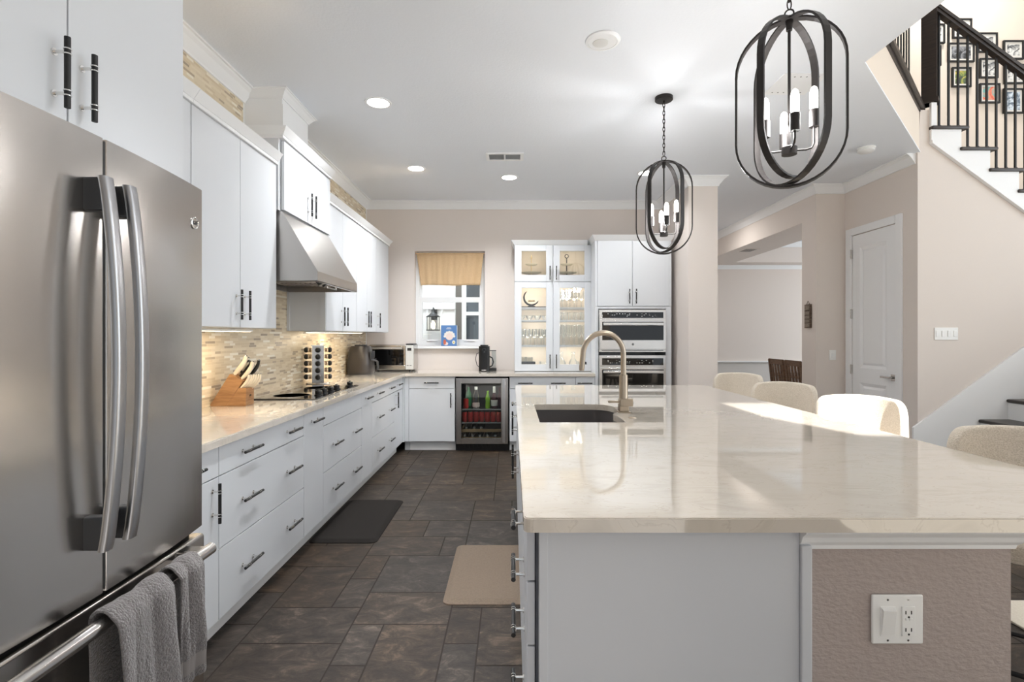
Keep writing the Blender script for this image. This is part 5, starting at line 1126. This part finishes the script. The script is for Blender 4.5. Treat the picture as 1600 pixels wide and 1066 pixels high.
b = MB('wallt'); b.box((0.742, 1.285, 0), (1.252, 4.44, 0.877)); b.box((0.642, 3.9, 0), (0.742, 4.44, 0.877)); struct('wall_island', b)
b = MB('isl'); b.box((0.715, 1.262, 0), (0.741, 1.292, 0.835), 0.003); struct('trim_8', b)
b = MB('trimw'); PRM = [(0, 0), (0.006, 0), (0.008, 0.010), (0.020, 0.022), (0.026, 0.036), (0.040, 0.050), (0.042, 0.056), (0, 0.056)]
b.sweep([(0.715, 1.2845), (1.2525, 1.2845), (1.2525, 4.43)], PRM, 0.821, True); struct('trim_9', b)
b = MB('trimw'); b.sweep([(0.743, 1.2845), (1.2525, 1.2845), (1.2525, 4.43)], [(0, 0), (0.014, 0), (0.014, 0.12), (0.006, 0.135), (0, 0.135)], 0.001, True); struct('baseboard_island', b)
# worktop with the sink cut-out
def rounded(poly, rad, n=6):
    out = []; L = len(poly)
    for i, p in enumerate(poly):
        r = rad[i]; p = Vector(p); a = Vector(poly[i-1]); c = Vector(poly[(i+1) % L])
        if r <= 0: out.append(tuple(p)); continue
        u = (a-p).normalized(); v = (c-p).normalized(); q0 = p+u*r; q1 = p+v*r
        for k in range(n+1): t = k/n; out.append(tuple(q0*(1-t)**2+p*2*t*(1-t)+q1*t**2))
    return out
outer = rounded([(0.028, 1.232), (1.712, 1.232), (1.712, 4.56), (0.028, 4.56)], [0.022]*4)
hole = rounded([(0.142, 2.598), (0.580, 2.598), (0.586, 2.74), (0.564, 2.885), (0.632, 3.02), (0.628, 3.20), (0.555, 3.283), (0.142, 3.283)], [0.012, 0.02, 0.06, 0.03, 0.05, 0.06, 0.05, 0.012])
def slab_hole(outer, hole, z0, z1, ch):
    bm = bmesh.new()
    for lp in (outer, hole):
        vs = [bm.verts.new((x, y, z0)) for x, y in lp]
        for i in range(len(vs)): bm.edges.new((vs[i-1], vs[i]))
    bmesh.ops.triangle_fill(bm, edges=bm.edges[:], use_beauty=True)
    cx = sum(p[0] for p in hole)/len(hole)
    def inside(q, lp):
        c = False
        for i in range(len(lp)):
            (x0, y0), (x1, y1) = lp[i-1], lp[i]
            if (y0 > q[1]) != (y1 > q[1]) and q[0] < (x1-x0)*(q[1]-y0)/(y1-y0)+x0: c = not c
        return c
    bad = [f for f in bm.faces if inside(f.calc_center_median(), hole)]
    if bad: bmesh.ops.delete(bm, geom=bad, context='FACES')
    r = bmesh.ops.extrude_face_region(bm, geom=bm.faces[:])
    for v in r['geom']:
        if isinstance(v, bmesh.types.BMVert): v.co.z = z1
    bmesh.ops.recalc_face_normals(bm, faces=bm.faces)
    es = [e for e in bm.edges if all(abs(v.co.z-z1) < 1e-6 for v in e.verts) and len(e.link_faces) == 2 and min(abs(f.normal.z) for f in e.link_faces) < 0.3]
    bmesh.ops.bevel(bm, geom=es, offset=ch, segments=2, affect='EDGES'); return bm
b = MB('counter'); b.take(slab_hole(outer, hole, 0.879, 0.914, 0.003)); solo('island_worktop', b, 'large cream quartz worktop of the island with a sink cut-out', 'worktop')
# sink
sk = thing('sink', 'dark undermount sink in the island worktop', 'sink', (0.36, 2.94, 0.68))
b = MB('sink'); cx, cy = 0.36, 2.94
inn = [(cx+(x-cx)*1.02, cy+(y-cy)*1.012) for x, y in hole]; outr = [(cx+(x-cx)*1.10, cy+(y-cy)*1.06) for x, y in hole]; n = len(inn)
low = [(cx+(x-cx)*0.95, cy+(y-cy)*0.97) for x, y in hole]
vs = [(x, y, 0.8785) for x, y in outr]+[(x, y, 0.8785) for x, y in inn]+[(x, y, 0.70) for x, y in low]+[(x, y, 0.685) for x, y in outr]
b.add(vs, [(i, (i+1) % n, n+(i+1) % n, n+i) for i in range(n)]); b.add(vs, [(n+i, n+(i+1) % n, 2*n+(i+1) % n, 2*n+i) for i in range(n)], True); b.add(vs, [list(range(2*n, 3*n))]); b.add(vs, [(i, (i+1) % n, 3*n+(i+1) % n, 3*n+i) for i in range(n)]+[list(range(3*n, 4*n))]); obj('basin', b, sk)
b = MB('steel_h'); b.lathe([(0.0, 0.7015), (0.03, 0.7015), (0.045, 0.704), (0.047, 0.7005)], (0.36, 2.98, 0), 24); obj('drain', b, sk)
# faucet
fx, fy = 0.641, 2.945
fc = thing('faucet', 'tall brushed gooseneck faucet beside the island sink', 'faucet', (fx, fy, 0.914))
b = MB('faucet'); b.box((fx-0.035, fy-0.035, 0.9142), (fx+0.035, fy+0.035, 0.921), 0.002); b.box((fx-0.027, fy-0.027, 0.921), (fx+0.027, fy+0.027, 0.985), 0.004); b.box((fx-0.024, fy-0.03, 0.950), (fx+0.05, fy+0.03, 0.994), 0.004); obj('base', b, fc)
b = MB('faucet'); b.cyl((fx, fy, 0.985), (fx, fy, 1.128), 0.0245, n=24); b.cyl((fx, fy, 1.128), (fx, fy, 1.132), 0.0245, 0.017, 24); obj('sleeve', b, fc)
b = MB('faucet'); R = 0.118; pth = [(fx, fy, 1.0), (fx, fy, 1.1), (fx, fy, 1.20)]+[(fx-R+R*math.cos(a), fy-0.012*(1-math.cos(a)), 1.245+R*1.06*math.sin(a)) for a in [PI*k/26 for k in range(27)]]+[(fx-2*R-0.004, fy-0.024, 1.20), (fx-2*R-0.007, fy-0.024, 1.168)]
b.tube(pth, 0.0155, 18); b.cyl((fx-2*R-0.007, fy-0.024, 1.168), (fx-2*R-0.008, fy-0.024, 1.155), 0.0155, 0.0125, 18); obj('spout', b, fc)
b = MB('faucet'); b.box((fx-0.088, fy-0.009, 0.968), (fx-0.024, fy+0.009, 0.981), 0.003); obj('lever', b, fc)
b = MB('blackp'); b.box((fx-2*R+0.012, fy-0.034, 1.19), (fx-2*R+0.019, fy-0.016, 1.205), 0.002); obj('spray_button', b, fc)
b = MB('faucet'); b.lathe([(0.021, 0.9142), (0.021, 0.917), (0.016, 0.919), (0.0, 0.919)], (0.645, 2.74, 0), 24); solo('air_switch', b, 'small round metal push button in the worktop before the faucet', 'button')
# outlet plate on the island end
ol = thing('outlet_plate', 'white double plate with a rocker switch and outlet on the island end wall', 'outlet', (0.965, 1.285, 0.643))
ox0, ox1, oz0, oz1, oy = 0.899, 1.027, 0.583, 0.706, 1.2848
b = MB('white'); b.box((ox0, oy-0.007, oz0), (ox1, oy, oz1), 0.0035, 3); obj('plate', b, ol)
sx = 0.9375; b = MB('white'); b.box((sx-0.019, oy-0.0085, 0.604), (sx+0.019, oy-0.007, 0.678), 0.0007); b.prism([(oy-0.0085, 0.607), (oy-0.0085, 0.675), (oy-0.017, 0.670), (oy-0.013, 0.642)], 0, sx-0.016, sx+0.016); obj('rocker', b, ol)
gx = 0.9885; b = MB('white', 'slot'); b.box((gx-0.0165, oy-0.0095, 0.604), (gx+0.0165, oy-0.007, 0.678), 0.001); b.use('slot')
for dz in (0.660, 0.617):
    for dx in (-0.0075, 0.0065): b.box((gx+dx-0.0013, oy-0.0099, dz-0.001), (gx+dx+0.0013, oy-0.0094, dz+0.008))
    b.cyl((gx, oy-0.0099, dz-0.008), (gx, oy-0.0094, dz-0.008), 0.0027, n=12)
b.use('white'); b.box((gx-0.008, oy-0.0115, 0.644), (gx-0.001, oy-0.0095, 0.650)); b.box((gx+0.001, oy-0.0115, 0.644), (gx+0.008, oy-0.0095, 0.650)); obj('receptacle', b, ol)
for x in (sx, gx):
    for z in (0.593, 0.694): b = MB('chrome', 'slot'); b.cyl((x, oy-0.0078, z), (x, oy-0.0068, z), 0.0028, n=12); b.use('slot').box((x-0.002, oy-0.0081, z-0.0004), (x+0.002, oy-0.0077, z+0.0004)); obj('screw', b, ol)

# ================================================================== pendants
def stadium(hw, hh, n=20, top_pinch=0.0):
    pts = []
    for k in range(n+1): a = PI*k/n; pts.append((hw*math.cos(a), (hh-hw)+hw*math.sin(a)))
    for k in range(n+1): a = PI+PI*k/n; pts.append((hw*math.cos(a), -(hh-hw)+hw*math.sin(a)))
    return pts
PX, PZ = 1.105, 2.285      # frame centre height
def pendant(label, y, turn):
    r = thing('pendant_light', label, 'pendant light', (0, 0, 0), 'pendant lights over the island')
    o = PZ-CZ; HH = 0.335
    for k, (az, s) in enumerate(((0.0, 1.0), (math.radians(-50), 0.98), (math.radians(58), 0.94))):
        b = MB('pend'); pts = [(x*s, z*s+HH*(1-s)) for x, z in stadium(0.195, HH)]; b.band(pts, 0.028, 0.008, az, (0, 0, o)); obj('frame_loop', b, r)
    b = MB('pend'); b.lathe([(0.0, -0.028), (0.060, -0.026), (0.064, -0.022), (0.064, -0.0008), (0, -0.0008)], (0, 0, 0), 32); b.cyl((0, 0, -0.045), (0, 0, -0.026), 0.008); obj('canopy', b, r)
    b = MB('pend'); z = -0.043; zt = o+HH+0.045; n = max(3, round((z-zt)/0.030)); st = (z-zt)/n
    for k in range(n):
        cz = z-st*(k+0.5); q = [(0.008*math.cos(a), 0.0205*math.sin(a)) for a in [2*PI*i/14 for i in range(14)]]; az = 0.4+(PI/2)*(k % 2)
        b.tube([(p[0]*math.cos(az), p[0]*math.sin(az), cz+p[1]) for p in q], 0.0026, 6, True)
    b.tube([(0.016*math.cos(a), 0, o+HH+0.024+0.016*math.sin(a)) for a in [2*PI*i/18 for i in range(18)]], 0.0032, 6, True); obj('chain', b, r)
    hz = o-0.19
    b = MB('pend'); b.cyl((0, 0, hz), (0, 0, o+HH+0.008), 0.0058, n=12); b.lathe([(0.011, o+HH-0.045), (0.013, o+HH-0.02), (0.016, o+HH+0.004), (0.012, o+HH+0.012)], (0, 0, 0), 14); obj('stem', b, r)
    b = MB('pend'); b.lathe([(0, hz-0.018), (0.028, hz-0.017), (0.029, hz+0.012), (0.02, hz+0.016), (0, hz+0.016)], (0, 0, 0), 24); obj('hub', b, r)
    for k, up in enumerate((0.075, 0.062, 0.035, 0.02)):
        a = math.radians(12)+k*PI/2 if k < 4 else 0; c, s_ = math.cos(a), math.sin(a); R = 0.088
        up = (0.085, 0.03, 0.06, 0.045)[k]
        ar = MB('pend'); ar.tube([(0.02*c, 0.02*s_, hz), (0.06*c, 0.06*s_, hz-0.002), (0.08*c, 0.08*s_, hz+0.004), (R*c, R*s_, hz+0.02), (R*c, R*s_, hz+up)], 0.0042, 8); am = obj('arm', ar, r)
        sl = MB('pend'); sl.cyl((R*c, R*s_, hz+up), (R*c, R*s_, hz+up+0.068), 0.0175, n=18); obj('candle_sleeve', sl, am)
        bl = MB('bulb'); z0 = hz+up+0.066; bl.lathe([(0.012, z0), (0.015, z0+0.012), (0.015, z0+0.072), (0.011, z0+0.088), (0.004, z0+0.095), (0, z0+0.097)], (R*c, R*s_, 0), 14); obj('bulb', bl, am)
    return r
p0 = pendant('nearer pendant light of dark interlocking oval loops, cut by the top edge of the view', 2.05, 0)
p1 = dup(p0, (PX, 3.725, CZ), math.radians(-16.5), 'farther pendant light of dark interlocking oval loops, hanging whole on its chain')
p0.location = (1.11, 2.05, CZ); p0.rotation_euler = (0, 0, math.radians(-28))
for x, y in ((PX, 3.725), (1.11, 2.05)):
    lamp('pendant_lamp', 'POINT', (x, y, 2.20), 22, (0.99, 0.985, 0.98), shadow_soft_size=0.1)

# ================================================================== stools
def stool(label):
    r = thing('counter_stool', label, 'stool', (0, 0, 0), 'cream counter stools at the island')
    b = MB('linen'); b.prism(rrect(0.44, 0.42, 0.09, 6), 2, 0.60, 0.66, True); o = obj('seat', b, r); bv = o.modifiers.new('round', 'BEVEL'); bv.width = 0.02; bv.segments = 3; bv.limit_method = 'ANGLE'
    b = MB('linen'); nu, nv = 28, 16; vs = []
    for j in range(nv+1):
        v = j/nv; z = 0.63+0.37*v
        um = 1.0 if v < 0.72 else 1-0.20*(1-math.sqrt(max(0, 1-((v-0.72)/0.28)**2)))
        for i in range(nu+1):
            u = (2*i/nu-1)*um; a = u*math.radians(52); R = 0.285-0.01*v
            x = R*math.sin(a); y = -R*math.cos(a)+0.055-0.05*v
            zz = z-0.02*(u*u)*v
            vs.append((x, y, zz))
    N = nu+1; b.add(vs, [(j*N+i, j*N+i+1, (j+1)*N+i+1, (j+1)*N+i) for j in range(nv) for i in range(nu)], True)
    o = obj('backrest', b, r); md = o.modifiers.new('thick', 'SOLIDIFY'); md.thickness = 0.05; md.offset = 0; sb = o.modifiers.new('smooth', 'SUBSURF'); sb.levels = 1; sb.render_levels = 2
    for sx in (-1, 1):
        for sy in (-1, 1): b = MB('black'); b.tube([(sx*0.13, sy*0.12, 0.60), (sx*0.19, sy*0.18, 0.0)], 0.013, 10); obj('leg', b, r)
    b = MB('black'); q = 0.170; b.tube([(-q, -q+0.01, 0.22), (q, -q+0.01, 0.22), (q, q-0.01, 0.22), (-q, q-0.01, 0.22)], 0.009, 8, True); obj('footrest', b, r)
    return r
TH = math.radians(140)
s0 = stool('cream counter stool nearest the camera, cut off by the right edge of the view'); s0.location = (1.83, 1.80, 0); s0.rotation_euler = (0, 0, TH)
dup(s0, (1.93, 2.88, 0), TH, 'sunlit cream counter stool, second from the camera')
dup(s0, (1.95, 3.76, 0), TH, 'cream counter stool third from the camera, sunlit only at its right edge')
dup(s0, (2.04, 4.75, 0), TH, 'cream counter stool farthest from the camera, beside the column')

# ================================================================== anti-fatigue mats
def floor_mat_thing(name, label, x0, x1, y0, y1, m, r=0.04):
    b = MB(m); w, h = x1-x0, y1-y0; cx, cy = (x0+x1)/2, (y0+y1)/2; rings = []
    for d, z in ((0.0, 0.0008), (0.002, 0.005), (0.03, 0.017), (0.036, 0.0182)): rings.append([(p[0], p[1], z) for p in rrect(w-2*d, h-2*d, max(0.01, r-d*0.5), 6, cx, cy)])
    n = len(rings[0]); vs = [p for q in rings for p in q]
    b.add(vs, [(i*n+k, i*n+(k+1) % n, (i+1)*n+(k+1) % n, (i+1)*n+k) for i in range(len(rings)-1) for k in range(n)]); b.add(vs, [list(range(n))[::-1], [(len(rings)-1)*n+k for k in range(n)]])
    solo(name, b, label, 'floor mat')
floor_mat_thing('kitchen_mat', 'black cushioned mat on the floor before the cooktop drawers', -1.335, -0.885, 3.335, 4.20, 'matb')
floor_mat_thing('kitchen_mat', 'tan cushioned mat on the floor along the island', -0.352, 0.105, 2.57, 3.30, 'matt')
